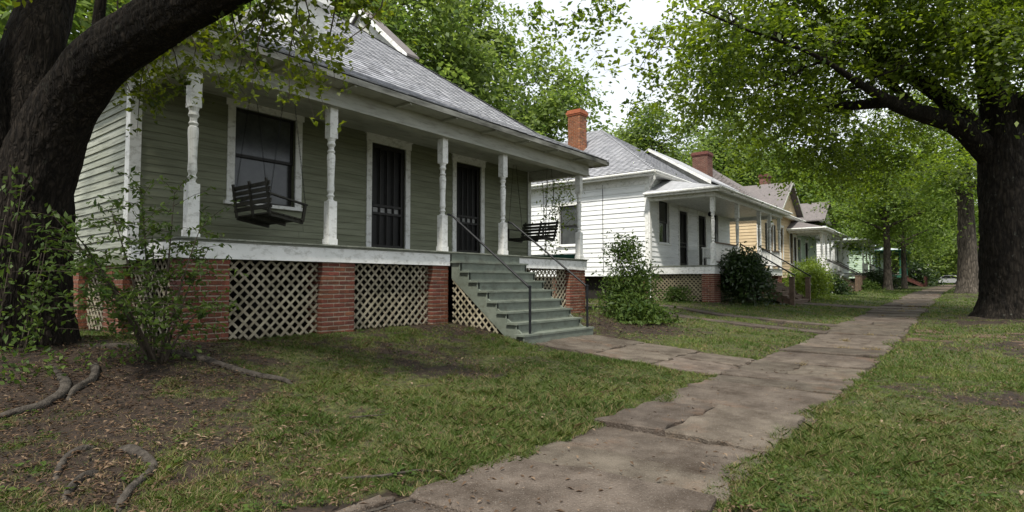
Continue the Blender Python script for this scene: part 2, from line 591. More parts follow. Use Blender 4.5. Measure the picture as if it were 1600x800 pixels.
def ground_z(x, y):
    x = np.asarray(x, float)
    y = np.asarray(y, float)
    z = base_z(x, y)
    n = (fbm(x * 0.9, y * 0.9, 3) - 0.5) * 0.07 + (fbm(x * 4, y * 4, 9, 3) - 0.5) * 0.03
    near = np.clip(1 - np.abs(x) / 200, 0, 1)
    # pavement bed sits a little low so the slabs are level with the soil
    bed = ((y > 1.15) & (y < 2.95)) | ((x > 8.3) & (x < 10.5) & (y > 2.6) & (y < 6.15))
    z = z + n * near * np.where(bed, 0.15, 1.0) - np.where(bed, 0.045, 0.0)
    for (tx, ty, hh, rr) in ((1.65, 8.4, 0.16, 1.5), (21.8, -0.8, 0.14, 1.9), (42, -0.1, 0.1, 1.6)):
        z = z + hh * np.exp(-((x - tx) ** 2 + (y - ty) ** 2) / rr ** 2)
    return z


def gz(x, y):
    return float(ground_z(np.array([x]), np.array([y]))[0])


def grassy(x, y):
    """1 = thick grass, 0 = bare earth"""
    g = 0.30 + 1.0 * (fbm(x * 0.55, y * 0.55, 41, 5) - 0.32) * 1.3
    g = g + 0.55 * (fbm(x * 2.0, y * 2.0, 47, 3) - 0.5) + 1.25 * (fbm(x * 5.5, y * 5.5, 49, 3) - 0.5)
    g = g - 0.62 * np.exp(-((x - 1.4) ** 2 / 5.0 + (y - 7.4) ** 2 / 5.0))      # bare earth around the big tree
    g = g - 0.22 * np.exp(-((x - 0.6) ** 2 / 1.6 + (y - 4.0) ** 2 / 4))
    g = g - 0.16 * ss(6.0, 7.3, y) * (x < 13.9) * (x > 2)                          # foot of the porch
    g = g - 0.9 * np.exp(-((x - 12.6) ** 2 / 2.2 + (y - 6.2) ** 2 / 1.6))       # mulch bed by the steps
    g = g + 0.45 * ss(18, 20.5, x) * (y > 2.7) * (y < 7.0)                         # well kept lawn of the white house
    g = g + 0.10 * (y < 1.2) + 0.28 * np.exp(-((x - 6.3) ** 2 / 6 + (y - 4.1) ** 2 / 1.6)) + .22 * np.exp(-((x - 6.5) ** 2 / 3 + (y - 6.6) ** 2 / .8))
    g = g - 0.85 * np.exp(-((x - 21.8) ** 2 / 2.8 + (y + 0.8) ** 2 / 2.6))
    g = g - 0.5 * np.exp(-((x - 14.5) ** 2 / 14 + (y + 0.9) ** 2 / 0.25))
    return np.clip(g, 0, 1)


# ground sheet: fine near the camera, coarse to the horizon
def axis(lo, hi, f0, f1, step):
    fine = list(np.arange(f0, f1, step))
    out, d, v = [], step, f1
    while v < hi:
        out.append(v)
        d *= 1.12
        v += d
    out.append(hi)
    neg, d, v = [], step, f0
    while v > lo:
        d *= 1.12
        v -= d
        neg.append(max(v, lo))
    return np.array(neg[::-1] + fine + out)


gx, gy = axis(-700, 900, -3, 30, 0.11), axis(-700, 900, -5, 10.5, 0.11)
GX, GY = np.meshgrid(gx, gy)
GZ = ground_z(GX.ravel(), GY.ravel())
nx, ny = len(gx), len(gy)
ii, jj = np.meshgrid(np.arange(nx - 1), np.arange(ny - 1))
i0 = (jj * nx + ii).ravel()
gme = np_mesh_faces('ground', np.stack([GX.ravel(), GY.ravel(), GZ], 1), np.stack([i0, i0 + 1, i0 + nx + 1, i0 + nx], 1))
smooth(gme)
at = gme.attributes.new('grassy', 'FLOAT', 'POINT')
at.data.foreach_set('value', np.ascontiguousarray(np.where(on_walk(GX.ravel(), GY.ravel()), 0.0, grassy(GX.ravel(), GY.ravel())), dtype=np.float32))


def ground_extra(t, col, g):
    N, L = t.nodes.new, t.links.new
    a = N('ShaderNodeAttribute')
    a.attribute_name = 'grassy'
    n = N('ShaderNodeTexNoise')
    n.inputs['Scale'].default_value = 14
    n.inputs['Detail'].default_value = 6
    L(g.outputs['Position'], n.inputs['Vector'])
    c = N('ShaderNodeValToRGB')
    c.color_ramp.elements[0].position = 0.3
    c.color_ramp.elements[0].color = (0.028, 0.034, 0.010, 1)
    c.color_ramp.elements[1].position = 0.75
    c.color_ramp.elements[1].color = (0.085, 0.088, 0.028, 1)
    L(n.outputs['Fac'], c.inputs['Fac'])
    ma = N('ShaderNodeMath')
    ma.operation = 'ADD'
    sb = N('ShaderNodeMath')
    sb.operation = 'SUBTRACT'
    L(n.outputs['Fac'], sb.inputs[0])
    sb.inputs[1].default_value = 0.5
    L(a.outputs['Fac'], ma.inputs[0])
    L(sb.outputs[0], ma.inputs[1])
    mr = N('ShaderNodeMapRange')
    mr.inputs['From Min'].default_value = 0.18
    mr.inputs['From Max'].default_value = 0.62
    L(ma.outputs[0], mr.inputs['Value'])
    m = N('ShaderNodeMix')
    m.data_type = 'RGBA'
    L(mr.outputs['Result'], m.inputs['Factor'])
    L(col, m.inputs['A'])
    L(c.outputs['Color'], m.inputs['B'])
    return m.outputs['Result']


mat('soil', (0.013, 0.009, 0.006), (0.042, 0.028, 0.019), 9, 0.95, 1.0, 45, detail=8, extra=ground_extra)
tag(obj('ground', gme, 'soil'), kind='structure')

# road beyond the street trees
rb = MB()
xs = list(np.linspace(-80, 240, 60))
for a, b in zip(xs[:-1], xs[1:]):
    za, zb = float(base_z(a, -8)) - 0.02, float(base_z(b, -8)) - 0.02
    rb.poly([(a, -13.0, za + .06), (b, -13.0, zb + .06), (b, -5.6, zb + .06), (a, -5.6, za + .06)])
tag(obj('road', rb, 'asphalt'), kind='structure')

# ------------------------------------------------------------------ pavement slabs
def slab_mesh(c, half, h, ang, seed, jag=0.055):
    """an uneven flag: jagged outline, tilted top"""
    r = random.Random(seed)
    pts = []
    hx, hy = half
    for (sx, sy, n) in ((-1, -1, 0), (1, -1, 1), (1, 1, 2), (-1, 1, 3)):
        pass
    cs = [(-hx, -hy), (hx, -hy), (hx, hy), (-hx, hy)]
    for i in range(4):
        a, b = cs[i], cs[(i + 1) % 4]
        n = 7
        for k in range(n):
            t = k / n
            x = a[0] + (b[0] - a[0]) * t
            y = a[1] + (b[1] - a[1]) * t
            j = jag if k else jag * 0.6
            pts.append((x + r.uniform(-j, j), y + r.uniform(-j, j)))
    tx, ty = r.uniform(-.028, .028), r.uniform(-.014, .014)
    mb = MB()
    ca, sa = math.cos(ang), math.sin(ang)
    k = len(pts)
    rings = []
    for (ins, dz) in ((0.0, -0.12), (0.0, -0.012), (0.014, 0.0)):
        ring = []
        for (x, y) in pts:
            f = 1 - ins / max(0.05, math.hypot(x, y))
            X, Y = x * f, y * f
            wx, wy = c[0] + X * ca - Y * sa, c[1] + X * sa + Y * ca
            ring.append((wx, wy, h + dz + X * tx + Y * ty))
        rings.append(ring)
    for ring in rings:
        mb.v += ring
    for j in range(2):
        for i in range(k):
            i2 = (i + 1) % k
            mb.f.append((j * k + i, j * k + i2, j * k + k + i2, j * k + k + i))
    mb.f.append(tuple(range(2 * k, 3 * k)))
    return mb


sw = MB()
xs = list(np.linspace(-6, 120, 170))
for a, b in zip(xs[:-1], xs[1:]):     # crumbled bed the flags lie on; carries on as the far end of the path
    za, zb = float(base_z(a, 2)), float(base_z(b, 2))
    dz = 0.006 if a > 58 else -0.03
    sw.poly([(a, 1.22, za + dz), (b, 1.22, zb + dz), (b, 2.86, zb + dz), (a, 2.86, za + dz)])
walk = tag(obj('sidewalk', sw, 'path_far'), kind='structure')
JOINTS = []
x, k = -4.0, 0
while x < 58:
    ln = rnd.uniform(0.95, 1.6)
    cx = x + ln / 2
    z = float(base_z(cx, 1.95)) + rnd.uniform(-.015, .022)
    slope = math.atan2(float(base_z(x + ln, 1.95)) - float(base_z(x, 1.95)), ln)
    if rnd.random() < 0.45 or k in (4, 6):      # cracked in two
        s = rnd.uniform(0.35, 0.7) * ln
        q = rnd.uniform(0.45, 0.6)
        if rnd.random() < 0.5:
            parts = [((x + s / 2, 2.05), (s / 2 - .012, .80)), ((x + s + (ln - s) / 2, 2.05), ((ln - s) / 2 - .012, .80))]
        else:
            parts = [((cx, 1.25 + 1.6 * q / 2), (ln / 2 - .015, 1.6 * q / 2 - .012)), ((cx, 1.25 + 1.6 * (q + 1) / 2), (ln / 2 - .015, 1.6 * (1 - q) / 2 - .012))]
    else:
        parts = [((cx, 2.05 + rnd.uniform(-.03, .03)), (ln / 2 - .022, .80 + rnd.uniform(-.03, .03)))]
    if x < 2.2 < x + ln + 1.2:
        parts.append(((cx, 3.02), (ln / 2 - .02, .15)))
    for c, hf in parts:
        o = obj('paving_slab', slab_mesh((0, 0), hf, 0, rnd.uniform(-.02, .02), rnd.randrange(10 ** 6)), 'concrete', walk)
        o.location = (c[0], c[1], z + 0.006 + rnd.uniform(-.014, .014) + (c[0] - cx) * math.tan(slope))
        o.rotation_euler = (0, -slope, 0)
    JOINTS.append(x)
    x += ln
    k += 1

fw = MB()
for i in range(12):
    y0, y1 = 2.88 + i * 0.267, 2.88 + (i + 1) * 0.267
    z0, z1 = float(base_z(9.4, y0)) - .03, float(base_z(9.4, y1)) - .03
    fw.poly([(8.4, y0, z0), (10.4, y0, z0), (10.4, y1, z1), (8.4, y1, z1)])
fwalk = tag(obj('front_walk', fw, 'path_far'), kind='structure')
y = 2.88
while y < 6.0:
    ln = min(rnd.uniform(1.0, 1.2), 6.08 - y)
    sl = math.atan2(float(base_z(9.4, y + ln)) - float(base_z(9.4, y)), ln)
    for x0, x1 in ((8.4, 9.4 + rnd.uniform(-.1, .1)), (9.42, 10.42)):
        o = obj('paving_slab', slab_mesh((0, 0), ((x1 - x0) / 2 - .012, ln / 2 - .014), 0, rnd.uniform(-.02, .02), rnd.randrange(10 ** 6)), 'concrete', fwalk)
        o.location = ((x0 + x1) / 2, y + ln / 2, float(base_z(9.4, y + ln / 2)) + .008 + rnd.uniform(-.008, .008))
        o.rotation_euler = (sl, 0, 0)
    y += ln
for sx in (15.9, 17.9):
    dm = MB()
    ys = np.linspace(2.72, 13.5, 24)
    for a, b in zip(ys[:-1], ys[1:]):
        za, zb = float(base_z(sx, a)) + .02, float(base_z(sx, b)) + .02
        j = rnd.uniform(-.03, .03)
        dm.prism([(sx - .32 + j, a, za), (sx + .32 + j, a, za), (sx + .32 + j, b - .02, zb), (sx - .32 + j, b - .02, zb)], (0, 0, -.1))
    tag(obj('driveway_strip', dm, 'concrete'), kind='structure')
dm = MB()
for i in range(4):
    y0 = 2.74 + i * .72
    z0, z1 = float(base_z(26.7, y0)) + .015, float(base_z(26.7, y0 + .7)) + .015
    dm.prism([(25.7, y0, z0), (27.7, y0, z0), (27.7, y0 + .7, z1), (25.7, y0 + .7, z1)], (0, 0, -.1))
tag(obj('path', dm, 'concrete'), kind='structure')
dm = MB()
for i in range(5):     # worn brick and earth crossing on the verge, right of the pavement
    x0 = 15.2 + i * .62
    for j in range(6):
        y1 = 1.1 - j * .6
        z = gz(x0 + .3, y1 - .3) + rnd.uniform(-.012, .010)
        y1 += rnd.uniform(-.06, .06)
        dm.prism([(x0, y1 - .57, z), (x0 + .58, y1 - .57, z), (x0 + .58, y1, z), (x0, y1, z)], (0, 0, -.08))
tag(obj('verge_path', dm, 'red_dirt'), kind='structure')


# ------------------------------------------------------------------ building pieces
def wall(house, face, fixed, a0, a1, z0, z1, openings=(), m='green_paint', expo=0.125, depth=0.14, thick=0.024, boards=True, maxlen=3.9, jitter=0.003):
    As = sorted({a0, a1, *[v for o in openings for v in o[:2] if a0 < v < a1]})
    Zs = sorted({z0, z1, *[v for o in openings for v in o[2:4] if z0 < v < z1]})
    mb = MB()
    for a, b in zip(As[:-1], As[1:]):
        for c, d in zip(Zs[:-1], Zs[1:]):
            ca, cz = (a + b) / 2, (c + d) / 2
            if any(o[0] < ca < o[1] and o[2] < cz < o[3] for o in openings):
                continue
            mb.poly([L2W(face, fixed, a, 0, c), L2W(face, fixed, b, 0, c), L2W(face, fixed, b, 0, d), L2W(face, fixed, a, 0, d)])
    for (oa, ob, oc, od) in openings:
        for q in (((oa, oc), (oa, od)), ((oa, od), (ob, od)), ((ob, od), (ob, oc)), ((ob, oc), (oa, oc))):
            (p1, q1), (p2, q2) = q
            mb.poly([L2W(face, fixed, p1, 0, q1), L2W(face, fixed, p2, 0, q2), L2W(face, fixed, p2, -depth, q2), L2W(face, fixed, p1, -depth, q1)])
    wl = obj('wall', mb, m, house)
    if not boards:
        return wl
    q = Quaternion((0, 0, 1), FACE[face])
    z = z0
    while z < z1 - 0.01:
        h = min(expo, z1 - z)
        cuts = [(a0, a1)]
        for (oa, ob, oc, od) in openings:
            if z + h * 0.6 > oc and z + h * 0.4 < od:
                cuts = [p for (s, e) in cuts for p in ((s, min(e, oa)), (max(s, ob), e)) if p[1] - p[0] > 0.02]
        for (s, e) in cuts:
            while e - s > 0.02:
                ln = e - s
                if ln > maxlen:
                    ln = rnd.uniform(maxlen * .5, maxlen)
                    if e - s - ln < .5:
                        ln = e - s
                o = piece('siding_board', 'board', m, wl, L2W(face, fixed, s + ln / 2, 0.0, z + rnd.uniform(-jitter, jitter)),
                          (ln - 0.003, thick * rnd.uniform(.9, 1.15), h), q)
                s += ln
        z += expo
    return wl


def window(house, face, fixed, a0, a1, z0, z1, trim='white_paint', tw=0.12, sash='dark_sash', proud=0.035, head=0.14, blind=False, shutters=None):
    mb = MB()
    e = .002
    lbox(mb, face, fixed, a0 - tw, a0, -.02, proud, z0, z1)
    lbox(mb, face, fixed, a1, a1 + tw, -.02, proud, z0, z1)
    lbox(mb, face, fixed, a0 - tw - .03, a1 + tw + .03, -.02, proud + .012, z1, z1 + head)
    wn = obj('window', mb, trim, house)
    obj('sill', _lb(face, fixed, a0 - tw - .05, a1 + tw + .05, -.05, proud + .05, z0 - .06, z0), trim, wn)
    zm = (z0 + z1) / 2
    for (c, d, dep) in ((z0, zm + .02, .10), (zm - .02, z1, .06)):
        s = MB()
        t = .05
        lbox(s, face, fixed, a0, a0 + t, -dep - .03, -dep, c, d)
        lbox(s, face, fixed, a1 - t, a1, -dep - .03, -dep, c, d)
        lbox(s, face, fixed, a0 + t, a1 - t, -dep - .03, -dep, c, c + t)
        lbox(s, face, fixed, a0 + t, a1 - t, -dep - .03, -dep, d - t, d)
        obj('sash', s, sash, wn)
        obj('pane', _lb(face, fixed, a0 + t, a1 - t, -dep - .022, -dep - .014, c + t, d - t), 'blind' if blind else 'glass', wn)
    if shutters:
        for (s0, s1) in ((a0 - tw - .42, a0 - tw), (a1 + tw, a1 + tw + .42)):
            sh = MB()
            lbox(sh, face, fixed, s0, s1, .02, .05, z0, z1)
            zz = z0 + .06
            while zz < z1 - .06:
                lbox(sh, face, fixed, s0 + .05, s1 - .05, .05, .062, zz, zz + .035)
                zz += .07
            obj('shutter', sh, shutters, wn)
    return wn


def _lb(face, fixed, a0, a1, d0, d1, z0, z1):
    mb = MB()
    lbox(mb, face, fixed, a0, a1, d0, d1, z0, z1)
    return mb


def door(house, face, fixed, a0, a1, z0, z1, trim='white_paint', tw=0.13, leaf='dark_screen', lights=True, proud=0.04, head=0.16):
    mb = MB()
    lbox(mb, face, fixed, a0 - tw, a0, -.02, proud, z0, z1)
    lbox(mb, face, fixed, a1, a1 + tw, -.02, proud, z0, z1)
    lbox(mb, face, fixed, a0 - tw - .02, a1 + tw + .02, -.02, proud + .01, z1, z1 + head)
    lbox(mb, face, fixed, a0 - tw - .05, a1 + tw + .05, -.02, proud + .03, z1 + head, z1 + head + .035)
    dr = obj('door', mb, trim, house)
    s = MB()
    t = .09
    dz = z1 - z0
    for (c0, c1, e0, e1) in ((a0, a0 + t, z0, z1), (a1 - t, a1, z0, z1), (a0 + t, a1 - t, z1 - t, z1), (a0 + t, a1 - t, z0, z0 + .2),
                             (a0 + t, a1 - t, z0 + dz * .36, z0 + dz * .36 + .05), (a0 + t, a1 - t, z0 + dz * .43, z0 + dz * .43 + .05)):
        lbox(s, face, fixed, c0, c1, -.07, -.03, e0, e1)
    n = 3
    for i in range(1, n + 1):
        a = a0 + t + (a1 - a0 - 2 * t) * i / (n + 1)
        lbox(s, face, fixed, a - .012, a + .012, -.065, -.035, z0 + .2, z1 - t)
    obj('screen_frame', s, 'dark_sash', dr)
    obj('door_leaf', _lb(face, fixed, a0, a1, -.12, -.09, z0, z1), leaf, dr)
    if lights:
        for i in range(4):
            a = a0 + t + .03 + (a1 - a0 - 2 * t) * i / 4
            obj('pane', _lb(face, fixed, a, a + (a1 - a0 - 2 * t) / 4 - .06, -.088, -.08, z0 + dz * .382, z0 + dz * .425), 'door_light', dr)
    hn = MB()
    hp = L2W(face, fixed, a0 + .05, -.01, z0 + dz * .45)
    hn.box((hp[0] - .015, hp[1] - .03, hp[2] - .05), (hp[0] + .015, hp[1] + .01, hp[2] + .05))
    obj('handle', hn, 'iron', dr)
    return dr


brick_count = {}


def brick_pier(house, x0, x1, y0, y1, z0, z1, m='brick', faces=('-Y', '-X', '+X'), limit=300, name='brick_pier', cap=False):
    """mortar core with real bricks on the faces one can see"""
    core = MB().box((x0 + .0055, y0 + .0055, z0 - .15), (x1 - .0055, y1 - .0055, z1 - .003))
    pr = obj(name, core, 'mortar', house)
    used = brick_count.setdefault(house.name, [0])
    rest = []
    ch, bl, dp = 0.0735, 0.215, 0.10
    n = max(1, int(round((z1 - z0) / ch)))
    ch = (z1 - z0) / n
    for face in faces:
        if face in ('-Y', '+Y'):
            a0, a1 = x0, x1
            fixed = y0 if face == '-Y' else y1
        else:
            a0, a1 = (y0 + dp, y1) if '-Y' in faces else (y0, y1)
            fixed = x0 if face == '-X' else x1
        for i in range(n):
            if face in ('-X', '+X') and '-Y' in faces:
                a0 = y0 + (dp if i % 2 == 0 else 0)
            elif face == '-Y':
                a0 = x0 + (dp if i % 2 and '-X' in faces else 0)
                a1 = x1 - (dp if i % 2 and '+X' in faces else 0)
            a = a0 - (bl / 2 if (i + (face[1] == 'X')) % 2 and a0 in (x0, y0) else 0)
            while a < a1 - .01:
                s, e = max(a, a0), min(a + bl, a1)
                a += bl
                if e - s < .04:
                    continue
                j = rnd.uniform(-.003, .004)
                if s <= (x0 if face[1] == 'Y' else y0) + 1e-6:
                    s -= .007 + rnd.uniform(-.002, .003)
                if face[1] == 'Y' and e >= x1 - 1e-6:
                    e += .007 + rnd.uniform(-.002, .003)
                ln = e - s - .014
                c = L2W(face, fixed, (s + e) / 2, -dp / 2 + j, z0 + (i + .5) * ch)
                sz = (ln, dp, ch - .015) if face[1] == 'Y' else (dp, ln, ch - .015)
                if used[0] < limit and face != '+X':
                    piece('brick', 'brick', m, pr, c, sz)
                    used[0] += 1
                else:
                    rest.append((c, sz))
    if rest:
        mb = MB()
        for c, s in rest:
            mb.box([c[i] - s[i] / 2 for i in range(3)], [c[i] + s[i] / 2 for i in range(3)])
        tag(obj('bricks', mb, m, pr), kind='stuff')
    if cap:
        obj('pier_cap', MB().box((x0 - .04, y0 - .04, z1), (x1 + .04, y1 + .04, z1 + .07)), 'mortar', pr)
    return pr


def lattice(house, face, fixed, a0, a1, z0f, z1f, m='lattice_wood', step=0.160, w=0.036, back=True, zlow=None):
    """crossed slats; z0f / z1f give the lower / upper edge along a"""
    if not callable(z0f):
        v0 = z0f
        z0f = lambda a: v0
    if not callable(z1f):
        v1 = z1f
        z1f = lambda a: v1
    fr = MB()
    lbox(fr, face, fixed, a0, a1, -.05, -.02, z1f(a0) - .001 if z1f(a0) == z1f(a1) else min(z1f(a0), z1f(a1)) - .001, (z1f(a0) if z1f(a0) == z1f(a1) else min(z1f(a0), z1f(a1))) + .03)
    pn = obj('lattice_panel', fr, m, house)
    zmin = min(z0f(a0), z0f(a1), z0f((a0 + a1) / 2))
    zmax = max(z1f(a0), z1f(a1))
    H = zmax - zmin
    for sgn in (1, -1):
        s0 = (a0 - H) if sgn > 0 else a0
        s1 = a1 if sgn > 0 else (a1 + H)
        s = s0 + .03
        while s < s1:
            # line a = s + sgn*(z-zmin); collect the part inside
            lo = hi = None
            for k in range(121):
                z = zmin + H * k / 120
                a = s + sgn * (z - zmin)
                if a0 <= a <= a1 and z0f(a) <= z <= z1f(a):
                    lo = z if lo is None else lo
                    hi = z
            if lo is not None and hi - lo > .03:
                zc = (lo + hi) / 2
                ac = s + sgn * (zc - zmin)
                ln = (hi - lo) * math.sqrt(2) + w * rnd.uniform(.2, .7)
                d = 0.006 if sgn > 0 else -0.008
                # rotate about the outward axis: slat runs along (sgn,1) in (a,z)
                q = Quaternion((0, 0, 1), FACE[face]) @ Quaternion((0, 1, 0), (-sgn if face in ('-Y', '+X') else sgn) * math.pi / 4 + rnd.gauss(0, .012))
                piece('slat', 'box', m, pn, L2W(face, fixed, ac, d, zc), (ln, .010, w * rnd.uniform(.92, 1.08)), q)
            s += step
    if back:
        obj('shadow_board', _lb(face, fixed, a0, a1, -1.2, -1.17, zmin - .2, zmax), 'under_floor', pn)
    return pn


def turned_post(house, x, y, z0, z1, w=0.145, m='white_paint', name='porch_post'):
    h = z1 - z0
    zb, zt = z0 + h * .32, z1 - h * .22
    mb = MB()
    a = w / 2
    mb.box((x - a - .012, y - a - .012, z0), (x + a + .012, y + a + .012, z0 + .1))
    mb.box((x - a, y - a, z0 + .1), (x + a, y + a, zb))
    mb.box((x - a, y - a, zt), (x + a, y + a, z1))
    n = zt - zb
    pr = [(zb, a * .98), (zb + n * .03, a * .55), (zb + n * .06, a * .62), (zb + n * .085, a * .88), (zb + n * .11, a * .62), (zb + n * .13, a * .62),
          (zb + n * .17, a * .82), (zb + n * .30, a * .72), (zb + n * .50, a * .80), (zb + n * .68, a * .92), (zb + n * .74, a * .86), (zb + n * .76, a * .62),
          (zb + n * .79, a * .9), (zb + n * .82, a * .62), (zb + n * .86, a * .62), (zb + n * .9, a * .95), (zb + n * .95, a * .75), (zb + n, a * .98)]
    mb.lathe((x, y), pr, 16)
    return obj(name, mb, m, house)


def shingles(roof, p0, xl, xr, slope_ang, length, m, mstuff, expo=0.145, tab=0.31, limit=300, face='-Y', fixed=None, gap=.008):
    """courses of tabs on a plane: p0 = (along0, depth0, z0) at the eave; xl/xr give the along-range at slope distance v.
    Plane rises away from the street (face -Y) or away from -X (face -X)."""
    rows = int(length / expo)
    cand = []
    for r in range(rows):
        v = r * expo
        a, b = xl(v), xr(v)
        s = a - (tab / 2 if r % 2 else 0) - rnd.uniform(0, .05)
        while s < b:
            c, e = max(s, a), min(s + tab, b)
            if e - c > .03:
                cand.append(((c + e) / 2, v, e - c - gap))
            s += tab
    ca, sa = math.cos(slope_ang), math.sin(slope_ang)
    tilt = slope_ang - 0.085
    items = []
    for (a, v, wd) in cand:
        vv = v + expo * .55
        d = p0[1] + vv * ca
        z = p0[2] + vv * sa + .016
        pos = (a, d, z) if face == '-Y' else (d, a, z)
        items.append((pos, wd))
    items.sort(key=lambda t: (t[0][0] ** 2 + t[0][1] ** 2 + (t[0][2] - 1.35) ** 2))
    q = Quaternion((1, 0, 0), tilt)
    if face == '-X':
        q = Quaternion((0, 0, 1), -math.pi / 2) @ q
    for pos, wd in items[:limit]:
        piece('shingle', 'box', m, roof, (pos[0], pos[1], pos[2] + rnd.uniform(0, .004)), (wd, expo * 1.12, .018), q)
    rest = items[limit:]
    if rest:
        Rm = np.array(q.to_matrix())
        u = np.array([(-.5, -.5, -.5), (.5, -.5, -.5), (.5, .5, -.5), (-.5, .5, -.5), (-.5, -.5, .5), (.5, -.5, .5), (.5, .5, .5), (-.5, .5, .5)])
        fq = np.array([(0, 3, 2, 1), (4, 5, 6, 7), (0, 1, 5, 4), (1, 2, 6, 5), (2, 3, 7, 6), (3, 0, 4, 7)])
        V, F = [], []
        for k, (pos, wd) in enumerate(rest):
            V.append((u * np.array([wd, expo * 1.12, .018])) @ Rm.T + np.array(pos) + np.array([0, 0, rnd.uniform(0, .004)]))
            F.append(fq + 8 * k)
        tag(obj('shingles', np_mesh_faces('shingles', np.concatenate(V), np.concatenate(F)), mstuff, roof), kind='stuff')


def slab_poly(mb, pts, th):
    """roof deck plate: polygon with thickness downward"""
    mb.prism(pts, (0, 0, -th))


# ------------------------------------------------------------------ the green house
GH = thing('green_house', 'sage green clapboard house with turned white porch posts, brick piers and green front steps', 'house', (8.3, 8.0, 0.5))
ZF = 1.93                     # porch floor
XL, XR, YP, YW, YB = 3.25, 13.3, 8.0, 9.85, 19.0
front_open = [(4.8, 5.94, 2.72, 4.36), (7.70, 8.64, ZF, 4.29), (10.27, 11.19, ZF, 4.30)]
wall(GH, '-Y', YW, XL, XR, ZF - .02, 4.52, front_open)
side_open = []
wall(GH, '-X', XL, YW + .0, YB, 1.74, 4.55, side_open, m='green_pale', maxlen=3.4, thick=0.032, jitter=.009)
wall(GH, '+X', XR, YW, YB, 1.74, 4.55, side_open, maxlen=4.5)
obj('back_wall', MB().box((XL + .02, YB - .1, .5), (XR - .02, YB, 4.55)), 'green_paint', GH)
cbm = 'white_paint'
cb = MB()
cb.box((XL - .045, YW - .045, 1.74), (XL - .033, YW + .12, 4.5))
cb.box((XL - .045, YW - .057, 1.74), (XL + .11, YW - .045, 4.5))
obj('corner_board', cb, cbm, GH)
cb = MB()
cb.box((XR - .10, YW - .05, 1.74), (XR + .045, YW - .034, 4.5))
cb.box((XR + .034, YW - .034, 1.74), (XR + .05, YW + .12, 4.5))
obj('corner_board', cb, cbm, GH)
window(GH, '-Y', YW, *front_open[0], tw=.13, blind=True)
door(GH, '-Y', YW, *front_open[1])
door(GH, '-Y', YW, *front_open[2])

# porch floor, skirt and ceiling
fl = MB()
fl.box((XL - .02, YP - .05, ZF - .05), (XR + .05, YW - .02, ZF - .02))
pf = obj('porch_floor', fl, 'deck_edge', GH)
x = XL - .05
while x < XR + .06:          # floor boards run out to the nosing, their ends show along the edge
    wd = min(.12, XR + .08 - x)
    piece('floor_board', 'box', 'deck_edge', pf, (x + wd / 2, (YP - .09 + YW - .03) / 2, ZF - .011), (wd - .004, YW - .03 - YP + .09 - rnd.uniform(0, .012), .022))
    x += .12
obj('skirt_board', MB().box((XL - .01, YP - .035, 1.655), (8.16, YP, ZF - .052)), 'white_paint', GH)
obj('skirt_board', MB().box((10.38, YP - .035, 1.655), (XR + .02, YP, ZF - .052)), 'white_paint', GH)
obj('skirt_board', MB().box((XL - .045, YP - .034, 1.66), (XL - .012, YW - .06, ZF - .052)), 'white_paint', GH)
obj('skirt_board', MB().box((XR + .022, YP - .03, 1.66), (XR + .05, YW, ZF - .052)), 'white_paint', GH)
obj('water_table', MB().box((XL - .04, YW - .04, 1.60), (XL - .005, YB, 1.738)), 'green_paint', GH)
obj('porch_ceiling', MB().box((XL - .2, YP - .4, 4.47), (XR + .2, YW - .03, 4.5)), 'shaded_trim', GH)
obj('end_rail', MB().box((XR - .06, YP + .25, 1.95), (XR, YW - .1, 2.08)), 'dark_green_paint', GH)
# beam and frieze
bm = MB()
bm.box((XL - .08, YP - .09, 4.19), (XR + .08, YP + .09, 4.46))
obj('porch_beam', bm, 'shaded_trim', GH)
obj('beam_moulding', MB().box((XL - .10, YP - .125, 4.155), (XR + .10, YP + .10, 4.189)), 'shaded_trim', GH)
obj('porch_beam', MB().box((XL - .08, YP + .095, 4.19), (XL + .08, YW - .05, 4.46)), 'shaded_trim', GH)
obj('porch_beam', MB().box((XR - .08, YP + .095, 4.19), (XR + .08, YW - .06, 4.46)), 'shaded_trim', GH)
for px in (3.38, 5.51, 8.05, 9.93, 13.13):
    turned_post(GH, px, YP + .07, ZF, 4.155)

# piers and lattice
zg = lambda x, y: gz(x, y)
for (a, b) in ((3.27, 3.87), (5.33, 5.94), (7.72, 8.14), (12.55, 13.3)):
    brick_pier(GH, a, b, YP - .005, YP + .42, zg((a + b) / 2, YP - .05) - .04, 1.65, faces=('-Y', '-X', '+X'))
for (a, b) in ((10.12, 10.95), (12.2, 13.0), (15.2, 15.9)):
    brick_pier(GH, XL + .02, XL + .42, a, b, zg(XL, a) - .03, 1.60, faces=('-Y', '-X'))
for (a, b) in ((3.88, 5.32), (5.95, 7.71), (10.4, 12.54)):
    lattice(GH, '-Y', YP + .12, a, b, (lambda q: (lambda t: zg(t, YP) + .02 + q * 0))(0), 1.655)
lattice(GH, '-X', XL + .16, YP + .44, 10.11, lambda t: zg(XL, t) + .02, 1.655)
lattice(GH, '-X', XL + .16, 10.96, 12.19, lambda t: zg(XL, t) + .02, 1.60)
obj('crawl_space_wall', MB().box((XL + .6, YW + .3, .3), (XR - .4, YB - .3, 1.7)), 'under_floor', GH)

